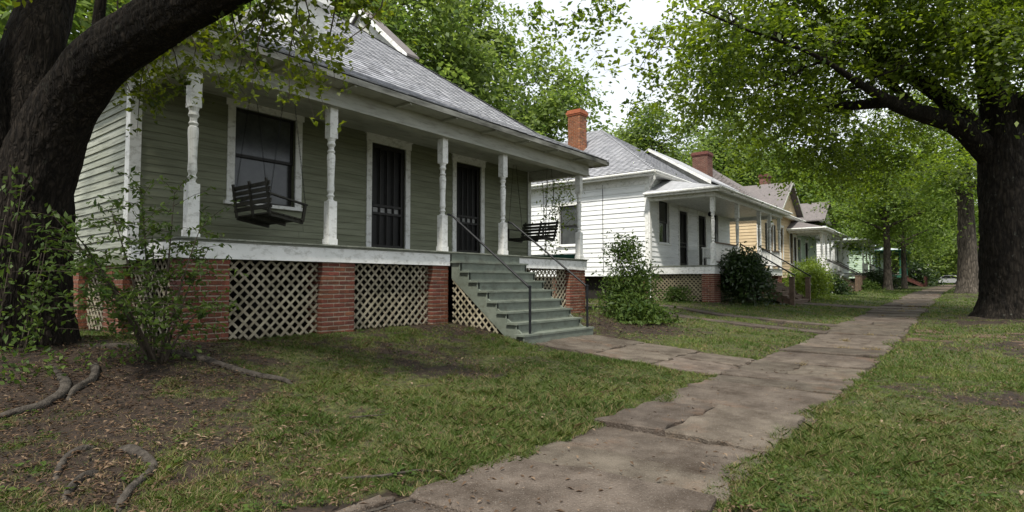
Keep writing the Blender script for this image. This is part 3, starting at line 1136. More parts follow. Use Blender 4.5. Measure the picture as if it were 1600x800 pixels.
# steps
SX0, SX1 = 8.17, 10.35
NR, RUN = 9, 0.232
RIS = (ZF - gz(9.2, 6.05) - .01) / NR
for sx in (SX0 + .03, SX1 - .07):
    st = MB()
    yb = YP - .04 - 7.6 * RUN
    zb = ZF - 8 * RIS
    st.prism([(sx, YP - .04, ZF - .2), (sx, YP - .04, ZF - .52), (sx, yb + .1, zb - .32), (sx, yb - .02, zb - .3), (sx, yb - .02, zb - .04)], (.04, 0, 0))
    for k in range(1, 8):        # closed saw-tooth cheeks
        st.box((sx + .002, YP - .04 - k * RUN, ZF - k * RIS - RIS - .03), (sx + .038, YP - .04 - (k - 1) * RUN, ZF - k * RIS - .03))
    if sx < SX0 + .1:
        steps = obj('front_steps', MB().prism([(SX0 + 1.05, YP - .06, ZF - .25), (SX0 + 1.05, YP - .06, ZF - .55), (SX0 + 1.05, YP - 7 * RUN, ZF - 8.4 * RIS), (SX0 + 1.05, YP - 7.2 * RUN, ZF - 8.2 * RIS)], (.05, 0, 0)), 'stair_paint', GH)
    obj('stringer', st, 'stair_paint', steps)
obj('top_riser', MB().box((SX0 + .02, YP - .052, ZF - RIS), (SX1 + .02, YP - .03, ZF + .004)), 'stair_paint', steps)
for k in range(1, 9):
    zt = ZF - k * RIS
    yn = YP - .04 - k * RUN
    ww = .016 if k < 8 else .10
    obj('tread', MB().box((SX0 - ww, yn - .035, zt - .035), (SX1 + ww, yn + RUN + .0, zt)), 'stair_paint', steps)
    if k < 8:
        obj('riser', MB().box((SX0 + .01, yn - .0, zt - RIS), (SX1 - .01, yn + .02, zt - .036)), 'stair_paint', steps)
    else:
        obj('riser', MB().box((SX0 - .08, yn - .02, zt - RIS - .12), (SX1 + .08, yn + .02, zt - .036)), 'stair_paint', steps)
lattice(GH, '-X', SX0 + .05, YP - .04 - 7.0 * RUN, YP - .06, lambda t: zg(8.2, t) + .01, lambda t: ZF - .5 - (YP - .04 - t) * (RIS / RUN) , m='lattice_wood', back=False)
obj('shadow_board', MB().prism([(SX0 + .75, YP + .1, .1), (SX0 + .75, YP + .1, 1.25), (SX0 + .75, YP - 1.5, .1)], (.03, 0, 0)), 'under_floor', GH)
for (rx, x_top) in ((SX0 + .18, 8.10), (SX1 - .02, 10.0)):
    yb = YP - .04 - 7.75 * RUN
    zb = gz(rx, yb)
    h = MB()
    h.tube([(x_top, YP - .02, 2.66), (x_top + .02, YP - .12, 2.63), (rx - .01, yb + .05, zb + 1.0), (rx, yb, zb + .95)], .021, 10)
    rl = obj('handrail', h, 'iron', GH)
    obj('rail_post', MB().tube([(rx, yb, zb - .1), (rx, yb, zb + .97)], .024, 10).lathe((rx, yb), [(zb + .965, .03), (zb + .99, .03), (zb + 1.0, .015)], 10), 'iron', rl)

# roof: porch pitch, then the steeper main hip
EX0, EX1, EY0, EY1, ZE = XL - .33, XR + .33, YP - .52, YB + .4, 4.53
K1, S1, S2 = 1.3, 0.50, 0.79
ZK = ZE + K1 * S1
CX = (EX0 + EX1) / 2
HW = (EX1 - EX0) / 2
ZP = ZK + (HW - K1) * S2
rf = MB()
a, b, c, d = (EX0, EY0, ZE), (EX1, EY0, ZE), (EX1, EY1, ZE), (EX0, EY1, ZE)
a2, b2, c2, d2 = (EX0 + K1, EY0 + K1, ZK), (EX1 - K1, EY0 + K1, ZK), (EX1 - K1, EY1 - K1, ZK), (EX0 + K1, EY1 - K1, ZK)
r1, r2 = (CX, EY0 + HW, ZP), (CX, EY1 - HW if EY1 - HW > EY0 + HW else EY0 + HW + .01, ZP)
th = .05
for P in ([a, b, b2, a2], [b, c, c2, b2], [c, d, d2, c2], [d, a, a2, d2], [a2, b2, r1], [b2, c2, r2, r1], [c2, d2, r2], [d2, a2, r1, r2]):
    rf.prism(P, (0, 0, -th))
roof = obj('roof', rf, 'roof_grey', GH)
ang1, ang2 = math.atan(S1), math.atan(S2)
L1, L2 = K1 / math.cos(ang1), (HW - K1) / math.cos(ang2)
shingles(roof, (0, EY0 - .03, ZE), lambda v: EX0 - .02 + v * math.cos(ang1), lambda v: EX1 + .02 - v * math.cos(ang1), ang1, L1, 'shingle', 'shingle_stuff', limit=150)
shingles(roof, (0, EY0 + K1, ZK), lambda v: EX0 + K1 + v * math.cos(ang2), lambda v: EX1 - K1 - v * math.cos(ang2), ang2, L2, 'shingle', 'shingle_stuff', limit=150)
for (p, q) in ((b, b2), (b2, r1), (a, a2), (a2, r1)):      # hip caps
    p, q = Vector(p), Vector(q)
    dirv = (q - p)
    n = int(dirv.length / .2)
    mb = MB()
    for i in range(n):
        s, e = p + dirv * (i / n), p + dirv * ((i + 1.25) / n)
        sd = Vector((dirv.y, -dirv.x, 0)).normalized() * .12
        up = Vector((0, 0, .030 + .008 * (1 if i % 1 == 0 else 0)))
        mb.poly([s + up + Vector((0, 0, .012)), e + up, e + sd + Vector((0, 0, -.045)) + up, s + sd + Vector((0, 0, -.033)) + up])
        mb.poly([s + up + Vector((0, 0, .012)), s - sd + Vector((0, 0, -.033)) + up, e - sd + Vector((0, 0, -.045)) + up, e + up])
    tag(obj('hip_cap', mb, 'shingle_stuff', roof), kind='stuff')
ev = MB()
ev.box((EX0 - .01, EY0 - .03, ZE - .10), (EX1 + .01, EY0 - .004, ZE - .004))
obj('fascia', ev, 'fascia_weathered', GH)
obj('fascia', MB().box((EX1 + .012, EY0 - .03, ZE - .10), (EX1 + .036, EY1, ZE - .004)), 'fascia_weathered', GH)
obj('fascia', MB().box((EX0 - .036, EY0 - .03, ZE - .10), (EX0 - .012, EY1, ZE - .004)), 'fascia_weathered', GH)
obj('soffit', MB().box((EX0, EY0, ZE - .075), (EX1, YP - .10, ZE - .058)), 'shaded_trim', GH)
obj('soffit', MB().box((XR + .09, YP - .09, ZE - .075), (EX1, EY1, ZE - .058)), 'shaded_trim', GH)
obj('soffit', MB().box((EX0, YP - .09, ZE - .075), (XL - .09, EY1, ZE - .058)), 'shaded_trim', GH)
x = EX0 + .3
while x < EX1:
    obj('rafter_tail', MB().box((x, EY0 + .01, ZE - .12), (x + .05, YP - .12, ZE - .0755)), 'shaded_trim', GH)
    x += 1.15
# side-facing gablet above the hip, with white rake boards
gxx = 10.0
gy0, gz0, gy1, gz1 = 11.22, 7.24, 13.3, 9.1
gm = MB()
for (yy, sg) in ((gy0, 1), (2 * gy1 - gy0, -1)):
    P = [(gxx - .12, yy, gz0), (gxx + .30, yy, gz0), (gxx + .30, gy1, gz1), (gxx - .12, gy1, gz1)]
    gm.prism(P, (0, 0, -.06))
gab = obj('gablet_roof', gm, 'roof_brown', GH)
obj('gablet_wall', MB().prism([(gxx, gy0 + .1, gz0 - .35), (gxx, 2 * gy1 - gy0 - .1, gz0 - .35), (gxx, 2 * gy1 - gy0 - .1, gz0), (gxx, gy1, gz1 - .12), (gxx, gy0 + .1, gz0)], (.25, 0, 0)), 'shaded_trim', gab)
for (yy) in (gy0, 2 * gy1 - gy0):
    obj('rake_board', MB().prism([(gxx - .15, yy, gz0 - .02), (gxx - .15, gy1, gz1 - .02), (gxx - .15, gy1, gz1 - .18), (gxx - .15, yy, gz0 - .16)], (.028, 0, 0)), 'white_paint', gab)
# small front dormer higher on the slope
dm = MB().box((5.75, 9.85, 6.1), (6.55, 11.8, 6.72))
dmr = obj('dormer', dm, 'white_paint', GH)
obj('dormer_roof', MB().prism([(5.6, 9.65, 6.72), (6.7, 9.65, 6.72), (6.15, 9.65, 7.12)], (0, 2.4, 0)), 'white_paint', dmr)


# porch swings
def porch_swing(label, cx, cy, z, face, tilt, ztop=4.47):
    """slatted bench hung on chains; its length runs across the porch, face = +1 looks down the porch, -1 looks back"""
    t = thing('porch_swing', label, 'swing', (cx, cy, z), 'porch swings of the green house')
    Q = Matrix.Rotation(tilt, 4, 'Y')

    def bar(name, p, q, wv, hv, parent=None):
        p, q = Vector(p), Vector(q)
        d = q - p
        o = bpy.data.objects.new(name, unit('box', 'swing_wood'))
        COL.objects.link(o)
        o.parent = t
        X = d.normalized()
        Y = Vector((0, 1, 0)) if abs(X.y) < .9 else Vector((1, 0, 0))
        Z = X.cross(Y).normalized()
        Y = Z.cross(X)
        m = Matrix(((X.x, Y.x, Z.x, 0), (X.y, Y.y, Z.y, 0), (X.z, Y.z, Z.z, 0), (0, 0, 0, 1)))
        o.matrix_local = Q @ Matrix.Translation((p + q) / 2) @ m @ Matrix.Diagonal((d.length, wv, hv, 1))
        return o
    f = face
    hl = .58
    for i in range(6):
        xx = f * (-.22 + i * .095)
        bar('seat_slat', (xx, -hl, 0), (xx, hl, 0), .075, .02)
    for i in range(5):
        zz = .09 + i * .085
        xx = f * (-.27 - zz * .28)
        bar('back_slat', (xx, -hl, zz), (xx, hl, zz), .022, .062)
    for yy in (-hl + .06, 0, hl - .06):
        bar('seat_rail', (f * -.26, yy, -.035), (f * .30, yy, -.035), .045, .05)
        bar('back_stile', (f * -.265, yy, -.03), (f * (-.29 - .5 * .28), yy, .5), .045, .03)
    for yy in (-hl + .02, hl - .02):
        bar('arm', (f * -.36, yy, .27), (f * .30, yy, .25), .06, .025)
        bar('arm_post', (f * .27, yy, -.03), (f * .27, yy, .24), .04, .04)
    for yy in (-hl + .02, hl - .02):
        for xx in (-.34, .27):
            p = Q @ Vector((f * xx, yy, .26))
            top = Vector((f * xx * .2, yy, ztop - z))
            n = int((top - p).length / .05)
            mb = MB()
            for i in range(n):
                s = p + (top - p) * (i / n)
                e = p + (top - p) * ((i + 1.2) / n)
                off = Vector((.008, 0, 0)) if i % 2 else Vector((0, .008, 0))
                mb.tube([s - off, e - off], .0025, 4, False)
                mb.tube([s + off, e + off], .0025, 4, False)
            o = bpy.data.objects.new('chain', mb.mesh('chain'))
            o.data.materials.append(M['iron'])
            COL.objects.link(o)
            o.parent = t
    return t


porch_swing('dark slatted porch swing hanging tilted under the big front window', 4.95, 8.95, 2.38, 1, 0.16)
porch_swing('dark slatted porch swing at the far end of the green porch, beyond the steps', 12.2, 8.95, 2.46, -1, 0.03)


# ------------------------------------------------------------------ the other houses of the row
def hip_deck(x0, x1, y0, y1, z, slope, th=.07):
    mb = MB()
    hw = min(x1 - x0, y1 - y0) / 2
    zp = z + hw * slope
    a, b, c, d = (x0, y0, z), (x1, y0, z), (x1, y1, z), (x0, y1, z)
    if x1 - x0 <= y1 - y0:
        r1, r2 = ((x0 + x1) / 2, y0 + hw, zp), ((x0 + x1) / 2, max(y1 - hw, y0 + hw + .01), zp)
        faces = [[a, b, r1], [b, c, r2, r1], [c, d, r2], [d, a, r1, r2]]
    else:
        r1, r2 = (x0 + hw, (y0 + y1) / 2, zp), (x1 - hw, (y0 + y1) / 2, zp)
        faces = [[a, b, r2, r1], [b, c, r2], [c, d, r1, r2], [d, a, r1]]
    for P in faces:
        mb.prism(P, (0, 0, -th))
    return mb, hw, zp


def eave_trim(house, x0, x1, y0, y1, z, m='white_siding', gutter=True):
    obj('fascia', MB().box((x0 - .03, y0 - .03, z - .2), (x1 + .03, y0, z - .02)), m, house)
    obj('fascia', MB().box((x0 - .03, y0 + .002, z - .2), (x0, y1, z - .02)), m, house)
    obj('soffit', MB().box((x0 + .002, y0 + .002, z - .17), (x1, y1, z - .14)), m, house)
    if gutter:
        g = MB()
        for (p, q) in (((x0 - .10, y0 - .10, z - .07), (x1, y0 - .10, z - .07)), ((x0 - .10, y0 - .10, z - .07), (x0 - .10, y1, z - .07))):
            g.tube([p, q], .055, 8)
        obj('gutter', g, m, house)


def railing(house, p, q, z0, z1, m='white_siding', top='brown_wood', step=.13):
    p, q = Vector(p), Vector(q)
    d = q - p
    mb = MB()
    n = max(1, int(d.length / step))
    side = Vector((-d.y, d.x)).normalized()
    def bar(z, h, w):
        s = side * w / 2
        mb.prism([(p.x - s.x, p.y - s.y, z), (q.x - s.x, q.y - s.y, z), (q.x + s.x, q.y + s.y, z), (p.x + s.x, p.y + s.y, z)], (0, 0, h))
    bar(z1, .05, .08)
    bar(z0 + .1, .05, .05)
    rl = obj('railing', mb, top, house)
    for i in range(1, n):
        c = p + d * (i / n)
        piece('baluster', 'box', m, rl, (c.x, c.y, (z0 + .15 + z1) / 2), (.035, .035, z1 - z0 - .15))
    return rl


def chimney(house, x0, x1, y0, y1, z0, z1, m, limit=60):
    used = brick_count.setdefault(house.name, [0])
    pr = brick_pier(house, x0, x1, y0, y1, z0, z1 - .28, m, faces=('-Y', '-X', '+X'), limit=used[0] + limit, name='chimney')
    mb = MB()
    for i, (g, a, b) in enumerate(((.035, .28, .21), (.07, .205, .10), (.03, .095, 0.0))):
        mb.box((x0 - g, y0 - g, z1 - a), (x1 + g, y1 + g, z1 - b))
    obj('chimney_crown', mb, m, pr)
    return pr


def porch_steps(house, x0, x1, ytop, zf, m='brown_wood', n=8, run=.25, rail=True):
    yb = ytop - n * run
    zg_ = gz((x0 + x1) / 2, yb)
    ris = (zf - zg_) / (n + 1)
    stp = None
    for sx in ((x0 + x1) / 2, x0, x1 - .05):
        mb = MB().prism([(sx, ytop, zf - ris), (sx, ytop, zf - ris - .4), (sx, yb + .2, zg_ - .1), (sx, yb, zg_ - .1), (sx, yb, zg_ + ris - .04)], (.05, 0, 0))
        if stp is None:
            stp = obj('porch_steps', mb, m, house)
        else:
            obj('stringer', mb, m, stp)
    for k in range(1, n + 1):
        zt = zf - k * ris
        yn = ytop - k * run
        piece('tread', 'box', m, stp, ((x0 + x1) / 2, yn + run / 2 - .015, zt - .02), (x1 - x0 + .06, run + .03, .04))
        piece('riser', 'box', m, stp, ((x0 + x1) / 2, yn + .012, zt - .04 - (ris - .04) / 2), (x1 - x0 - .12, .02, ris - .042))
    if rail:
        for rx in (x0 - .02, x1 + .02):
            obj('newel_post', MB().box((rx - .09, yb - .06, zg_ - .1), (rx + .09, yb + .12, zg_ + 1.08)).box((rx - .11, yb - .08, zg_ + 1.081), (rx + .11, yb + .14, zg_ + 1.13)), m, stp)
            hb = MB()
            dz = (zf + .92) - (zg_ + 1.12)
            hb.prism([(rx - .04, ytop, zf + .92), (rx + .04, ytop, zf + .92), (rx + .04, yb - .1, zg_ + 1.132), (rx - .04, yb - .1, zg_ + 1.132)], (0, 0, .06))
            obj('handrail', hb, 'dark_sash', stp)
    return stp


def row_house(name, label, X0, X1, YF, YPF, YBK, ZFL, ZBEAM, ZEAVE, slope, side_m, trim_m, roof_m, posts, steps_x, wins, doors, expo=.2,
              piers=(), rails=(), side_wins=(), pier_m='brick', shingle_left=False, porch_x=None, post_w=.16, boards_right=False, skirt_m=None, porch_roof=None, step_m='brown_wood', over=.42, side_boards=True):
    zg0 = gz((X0 + X1) / 2, YPF)
    H = thing(name, label, 'house', ((X0 + X1) / 2, YPF, zg0))
    px0, px1 = porch_x or (X0, X1)
    zt = ZEAVE - .16
    zb = ZFL - .4
    wall(H, '-Y', YF, X0, X1, zb, zt, [(*w_[:2], *w_[2:4]) for w_ in wins] + list(doors), side_m, expo, maxlen=5, thick=.036)
    wall(H, '-X', X0, YF, YBK, zb, zt, [(*w_[:2], *w_[2:4]) for w_ in side_wins], side_m, expo, maxlen=6, boards=side_boards, thick=.037)
    obj('back_wall', MB().box((X0 + .02, YBK - .1, zb), (X1 - .02, YBK, zt)).box((X1 - .1, YF + .02, zb), (X1, YBK - .1, zt)), side_m, H)
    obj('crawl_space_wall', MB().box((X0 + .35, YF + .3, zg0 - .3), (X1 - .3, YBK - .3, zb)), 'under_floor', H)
    cb = MB()
    cb.box((X0 - .062, YF - .055, zb), (X0 - .035, YF + .14, zt))
    cb.box((X0 - .055, YF - .075, zb), (X0 + .13, YF - .0555, zt))
    obj('corner_board', cb, trim_m, H)
    obj('frieze', MB().box((X0 - .058, YF + .142, zt - .32), (X0 - .034, YBK, zt)), trim_m, H)
    for w_ in wins:
        window(H, '-Y', YF, *w_[:4], trim=trim_m, tw=.11, shutters=w_[4] if len(w_) > 4 else None)
    for d_ in doors:
        door(H, '-Y', YF, *d_, trim=trim_m, lights=False)
    for w_ in side_wins:
        window(H, '-X', X0, *w_[:4], trim=trim_m, tw=.11, blind=True)
    # main roof
    ex0, ex1, ey0, ey1 = X0 - over, X1 + over, YF - over, YBK + over
    mb, hw, zp = hip_deck(ex0, ex1, ey0, ey1, ZEAVE, slope)
    rf_ = obj('roof', mb, roof_m, H)
    eave_trim(H, ex0, ex1, ey0, ey1, ZEAVE, trim_m)
    # porch
    pfm = obj('porch_floor', MB().box((px0 - .03, YPF - .1, ZFL - .05), (px1 + .03, YF - .035, ZFL)), 'deck_edge', H)
    segs = [(px0, px1)] if not steps_x else [(px0, steps_x[0]), (steps_x[1], px1)]
    for s, e in segs:
        if e - s > .1:
            obj('skirt_board', MB().box((s, YPF - .06, ZFL - .33), (e, YPF - .03, ZFL - .052)), skirt_m or trim_m, H)
    obj('skirt_board', MB().box((px0 - .01, YPF - .028, ZFL - .33), (px0 + .02, YF - .06, ZFL - .053)), skirt_m or trim_m, H)
    bt = ZBEAM + .27
    obj('porch_beam', MB().box((px0 - .1, YPF - .1, ZBEAM), (px1 + .1, YPF + .1, bt)), trim_m, H)
    obj('porch_beam', MB().box((px0 - .1, YPF + .102, ZBEAM), (px0 + .1, YF - .06, bt)), trim_m, H)
    obj('porch_beam', MB().box((px1 - .1, YPF + .102, ZBEAM), (px1 + .1, YF - .06, bt)), trim_m, H)
    obj('porch_ceiling', MB().box((px0 + .102, YPF + .102, bt - .06), (px1 - .102, YF - .06, bt - .03)), 'shaded_trim', H)
    pe = .38
    qx0, qx1, qy = px0 - pe, px1 + pe, YPF - pe
    ze = bt + .06
    zw = porch_roof or min(ZEAVE - .12, ze + (YF - qy) * .3)
    ins = (zw - ze) / .42
    pr_ = MB()
    fy = YF - .005
    A, B = (qx0, qy, ze), (qx1, qy, ze)
    Cc, D = (qx1 - ins, fy, zw), (qx0 + ins, fy, zw)
    pr_.prism([A, B, Cc, D], (0, 0, -.06))
    pr_.prism([(qx0, fy, ze), A, D], (0, 0, -.06))
    pr_.prism([B, (qx1, fy, ze), Cc], (0, 0, -.06))
    obj('porch_roof', pr_, roof_m, H)
    eave_trim(H, qx0, qx1, qy, fy, ze, trim_m)
    for p in posts:
        turned_post(H, p, YPF + .02, ZFL, ZBEAM, post_w, trim_m)
    for (s, e) in rails:
        railing(H, (s, YPF + .02), (e, YPF + .02), ZFL, ZFL + .85, trim_m)
    for (a_, b_) in piers:
        brick_pier(H, a_, b_, YPF - .03, YPF + .45, zg0 - .1, ZFL - .33, pier_m, faces=('-Y', '-X'), limit=200)
    if steps_x:
        porch_steps(H, steps_x[0], steps_x[1], YPF - .06, ZFL, step_m)
    return H, rf_, (ex0, ex1, ey0, ey1, hw, zp)


# white house
WH, wroof, wd = row_house('white_house', 'white clapboard house with grey hip roof, tall orange chimney and railed porch', 22.0, 32.2, 10.2, 7.6, 21.0, 1.97, 4.6, 5.82, 0.66,
                          'white_siding', 'white_paint', 'roof_grey', (22.12, 25.1, 28.35, 30.2, 32.05), (25.3, 28.2),
                          [(22.95, 24.0, 2.95, 4.8), (29.3, 30.3, 2.95, 4.8)], [(25.15, 26.1, 1.97, 4.55), (27.5, 28.5, 1.97, 4.55)],
                          expo=.205, piers=((22.0, 22.75), (28.3, 28.9), (31.5, 32.2)), rails=((22.25, 25.0), (28.45, 30.1), (30.3, 31.95)),
                          side_wins=[(13.5, 14.55, 2.95, 4.75)], over=.42)
ex0, ex1, ey0, ey1, hw, zp = wd
an = math.atan(.66)
shingles(wroof, (0, ex0 - .02, 5.82), lambda v: ey0 + v * math.cos(an), lambda v: ey1 - v * math.cos(an), an, hw / math.cos(an), 'shingle', 'shingle_stuff', expo=.17, tab=.36, limit=0, face='-X')
shingles(wroof, (0, ey0 - .02, 5.82), lambda v: ex0 + v * math.cos(an), lambda v: ex1 - v * math.cos(an), an, hw / math.cos(an), 'shingle', 'shingle_stuff', expo=.17, tab=.36, limit=0)
chimney(WH, 24.2, 24.85, 14.8, 15.5, 6.6, 9.85, 'brick_orange', limit=150)
brick_pier(WH, 22.05, 22.5, 10.4, 11.4, .4, 1.56, 'brick', faces=('-Y', '-X'), limit=260)
brick_pier(WH, 22.05, 22.5, 14.0, 15.0, .4, 1.56, 'brick', faces=('-X',), limit=260)
lattice(WH, '-X', 22.12, 8.1, 10.35, lambda t: gz(22, t) + .02, 1.64, m='lattice_dark', step=.16, w=.05)
lattice(WH, '-Y', 7.75, 22.77, 25.2, lambda t: gz(t, 7.7) + .02, 1.64, m='lattice_dark', step=.2, w=.06)
dsp = MB().tube([(21.55, 9.72, 5.7), (21.6, 9.75, 5.45), (21.93, 10.12, 5.2), (21.93, 10.14, 4.9), (21.93, 10.14, .75), (21.8, 10.0, .62)], .045, 8)
obj('downspout', dsp, 'white_paint', WH)
obj('cable', MB().tube([(21.95, 12.3, 5.5), (21.95, 12.3, 3.4), (21.95, 12.28, 1.7)], .012, 6), 'iron', WH)
# raised gable over the right half, white rake board towards us
gm = MB()
gm.prism([(28.0, 9.7, 6.28), (32.4, 9.7, 6.28), (32.4, 12.95, 8.3), (28.0, 12.95, 8.3)], (0, 0, -.07))
gm.prism([(28.0, 12.951, 8.3), (32.4, 12.951, 8.3), (32.4, 16.2, 6.28), (28.0, 16.2, 6.28)], (0, 0, -.07))
gab = obj('gable_roof', gm, 'roof_grey', WH)
obj('rake_board', MB().prism([(27.95, 9.7, 6.26), (27.95, 12.95, 8.28), (27.95, 12.95, 8.13), (27.95, 9.7, 6.08)], (.045, 0, 0)), 'white_paint', gab)
obj('gable_wall', MB().prism([(28.25, 9.9, 5.9), (28.25, 16.0, 5.9), (28.25, 16.0, 6.2), (28.25, 12.95, 8.1), (28.25, 9.9, 6.2)], (3.9, 0, 0)), 'shaded_trim', gab)
lm = MB().tube([(26.9, 9.4, 4.81), (26.9, 9.4, 4.6)], .012, 6).lathe((26.9, 9.4), [(4.38, .03), (4.42, .09), (4.55, .09), (4.6, .03)], 10)
obj('porch_light', lm, 'iron', WH)

# bench on the white porch
bn = thing('porch_bench', 'white slatted bench on the white house porch by its doors', 'bench', (26.8, 9.3, 1.97))
for xx in (26.2, 27.4):
    for yy in (9.05, 9.5):
        piece('leg', 'box', 'white_paint', bn, (xx, yy, 1.97 + (.22 if yy < 9.3 else .45)), (.05, .05, .44 if yy < 9.3 else .9))
for i in range(4):
    piece('seat_slat', 'box', 'white_paint', bn, (26.8, 9.07 + i * .12, 2.42), (1.3, .1, .03))
for i in range(9):
    piece('back_slat', 'box', 'white_paint', bn, (26.28 + i * .13, 9.53, 2.66), (.06, .02, .4))
piece('top_rail', 'box', 'white_paint', bn, (26.8, 9.53, 2.88), (1.3, .04, .06))

# tan house
TH, troof, td = row_house('tan_house', 'tan clapboard house with dark shutters, brown roof and two brick chimneys', 37.3, 47.2, 10.0, 8.0, 20.0, 2.0, 4.75, 5.9, 0.74,
                          'tan_siding', 'white_paint', 'roof_brown', (45.3, 47.0), (45.6, 46.8),
                          [(39.0, 40.4, 2.85, 5.05, 'dark_sash'), (42.0, 43.0, 2.75, 5.05), (44.9, 45.9, 2.6, 5.0)], [(46.1, 46.9, 2.0, 4.6)],
                          expo=.2, piers=((44.4, 45.0), (46.7, 47.2)), rails=(), porch_x=(44.4, 47.2), side_wins=[(15.0, 16.0, 3, 4.8)])
an = math.atan(.74)
ex0, ex1, ey0, ey1, hw, zp = td
shingles(troof, (0, ex0 - .02, 5.9), lambda v: ey0 + v * math.cos(an), lambda v: ey1 - v * math.cos(an), an, hw / math.cos(an), 'roof_brown', 'roof_brown', expo=.2, tab=.45, limit=0, face='-X')
gm = MB()
gx0, gx1, gc, zt0, zt1, yf = 40.3, 46.4, 43.35, 6.1, 8.25, 9.35
gm.prism([(gx0, yf, zt0), (gc, yf, zt1), (gc, 15.5, zt1), (gx0, 15.5, zt0)], (0, 0, -.08))
gm.prism([(gc + .001, yf, zt1), (gx1, yf, zt0), (gx1, 15.5, zt0), (gc + .001, 15.5, zt1)], (0, 0, -.08))
gab = obj('gable_roof', gm, 'roof_brown', TH)
for (xa, xb) in ((gx0, gc), (gx1, gc)):
    obj('rake_board', MB().prism([(xa, yf - .03, zt0 - .02), (xb, yf - .03, zt1 - .02), (xb, yf - .03, zt1 - .17), (xa, yf - .03, zt0 - .17)], (0, .028, 0)), 'shaded_trim', gab)
obj('gable_wall', MB().prism([(gx0 + .3, 9.75, 5.7), (gx1 - .3, 9.75, 5.7), (gx1 - .3, 9.75, zt0 - .0), (gc, 9.75, zt1 - .15), (gx0 + .3, 9.75, zt0 - .0)], (0, .2, 0)), 'tan_siding', gab)
chimney(TH, 38.6, 39.6, 13.6, 14.65, 7.2, 10.15, 'brick_brown', limit=120)
chimney(TH, 44.6, 45.4, 11.3, 11.9, 7.3, 9.2, 'brick_brown', limit=60)

H4, r4, d4 = row_house('white_cottage', 'white cottage with pale green side wall and white baluster porch, beyond the tan house', 49.3, 57.5, 10.6, 8.6, 19.0, 2.1, 4.95, 5.95, 0.7,
                       'pale_green_siding', 'white_paint', 'roof_brown', (49.45, 52.2, 54.6, 57.3), (52.4, 54.4),
                       [(50.2, 51.2, 2.9, 4.7)], [(52.9, 53.9, 2.1, 4.6)], rails=((49.6, 52.1), (54.7, 57.2)), piers=((49.3, 49.9), (56.9, 57.5)), expo=.22)
gm = MB()
gm.prism([(48.6, 8.35, 6.0), (51.0, 8.35, 7.6), (51.0, 14, 7.6), (48.6, 14, 6.0)], (0, 0, -.08))
gm.prism([(51.001, 8.35, 7.6), (53.4, 8.35, 6.0), (53.4, 14, 6.0), (51.001, 14, 7.6)], (0, 0, -.08))
gb = obj('gable_roof', gm, 'roof_brown', H4)
obj('gable_wall', MB().prism([(48.9, 8.6, 5.9), (53.1, 8.6, 5.9), (51.0, 8.6, 7.4)], (0, .2, 0)), 'white_siding', gb)
H5, r5, d5 = row_house('pale_porch_house', 'pale house with white columned porch half hidden by a round clipped shrub', 61.5, 69.5, 9.8, 7.5, 18.0, 2.1, 4.9, 5.9, 0.6,
                       'white_siding', 'white_paint', 'roof_metal', (61.65, 64.0, 66.5, 69.3), (64.2, 66.3),
                       [(62.3, 63.3, 2.9, 4.6)], [(64.8, 65.7, 2.1, 4.5)], rails=((61.8, 63.9), (66.6, 69.2)), expo=.25)
H6, r6, d6 = row_house('green_porch_house', 'far house with dark green porch, brick steps and pale metal roof', 76.0, 85.0, 8.2, 5.8, 16.0, 2.1, 4.5, 5.3, 0.5,
                       'pale_green_siding', 'dark_green_paint', 'roof_metal', (76.2, 79.0, 82.0, 84.8), (79.2, 81.8),
                       [(77.0, 78.2, 2.9, 4.3)], [(80.0, 81.0, 2.1, 4.4)], rails=((76.3, 78.9), (82.1, 84.7)), expo=.25, step_m='brick_brown')


# ------------------------------------------------------------------ vegetation
def leaf_mesh(C, size, rg, up=0.55, aspect=0.62, fold=0.18, droop=0.0, cn=None):
    """one bent diamond per leaf; cn = lie of the spray each leaf belongs to"""
    n = len(C)
    N = rg.normal(size=(n, 3))
    N /= np.linalg.norm(N, axis=1, keepdims=True) + 1e-9
    N = N * (1 - up) + (np.array([0, 0, 1.0]) if cn is None else cn) * up
    N /= np.linalg.norm(N, axis=1, keepdims=True) + 1e-9
    A = rg.normal(size=(n, 3))
    A[:, 2] -= droop
    A -= N * np.sum(A * N, 1, keepdims=True)
    A /= np.linalg.norm(A, axis=1, keepdims=True) + 1e-9
    B = np.cross(N, A)
    s = (np.asarray(size) * np.ones(n))[:, None]
    k = rg.uniform(.7, 1.3, (n, 1))
    p0 = C - A * s * .5 * k
    p2 = C + A * s * .5 * k - N * s * .10
    l = C - B * s * aspect * .5 + N * s * fold * .5 - A * s * .05
    r = C + B * s * aspect * .5 + N * s * fold * .5 - A * s * .05
    return np.stack([p0, r, p2, l], 1).reshape(-1, 3)


LAST_CN = [None]


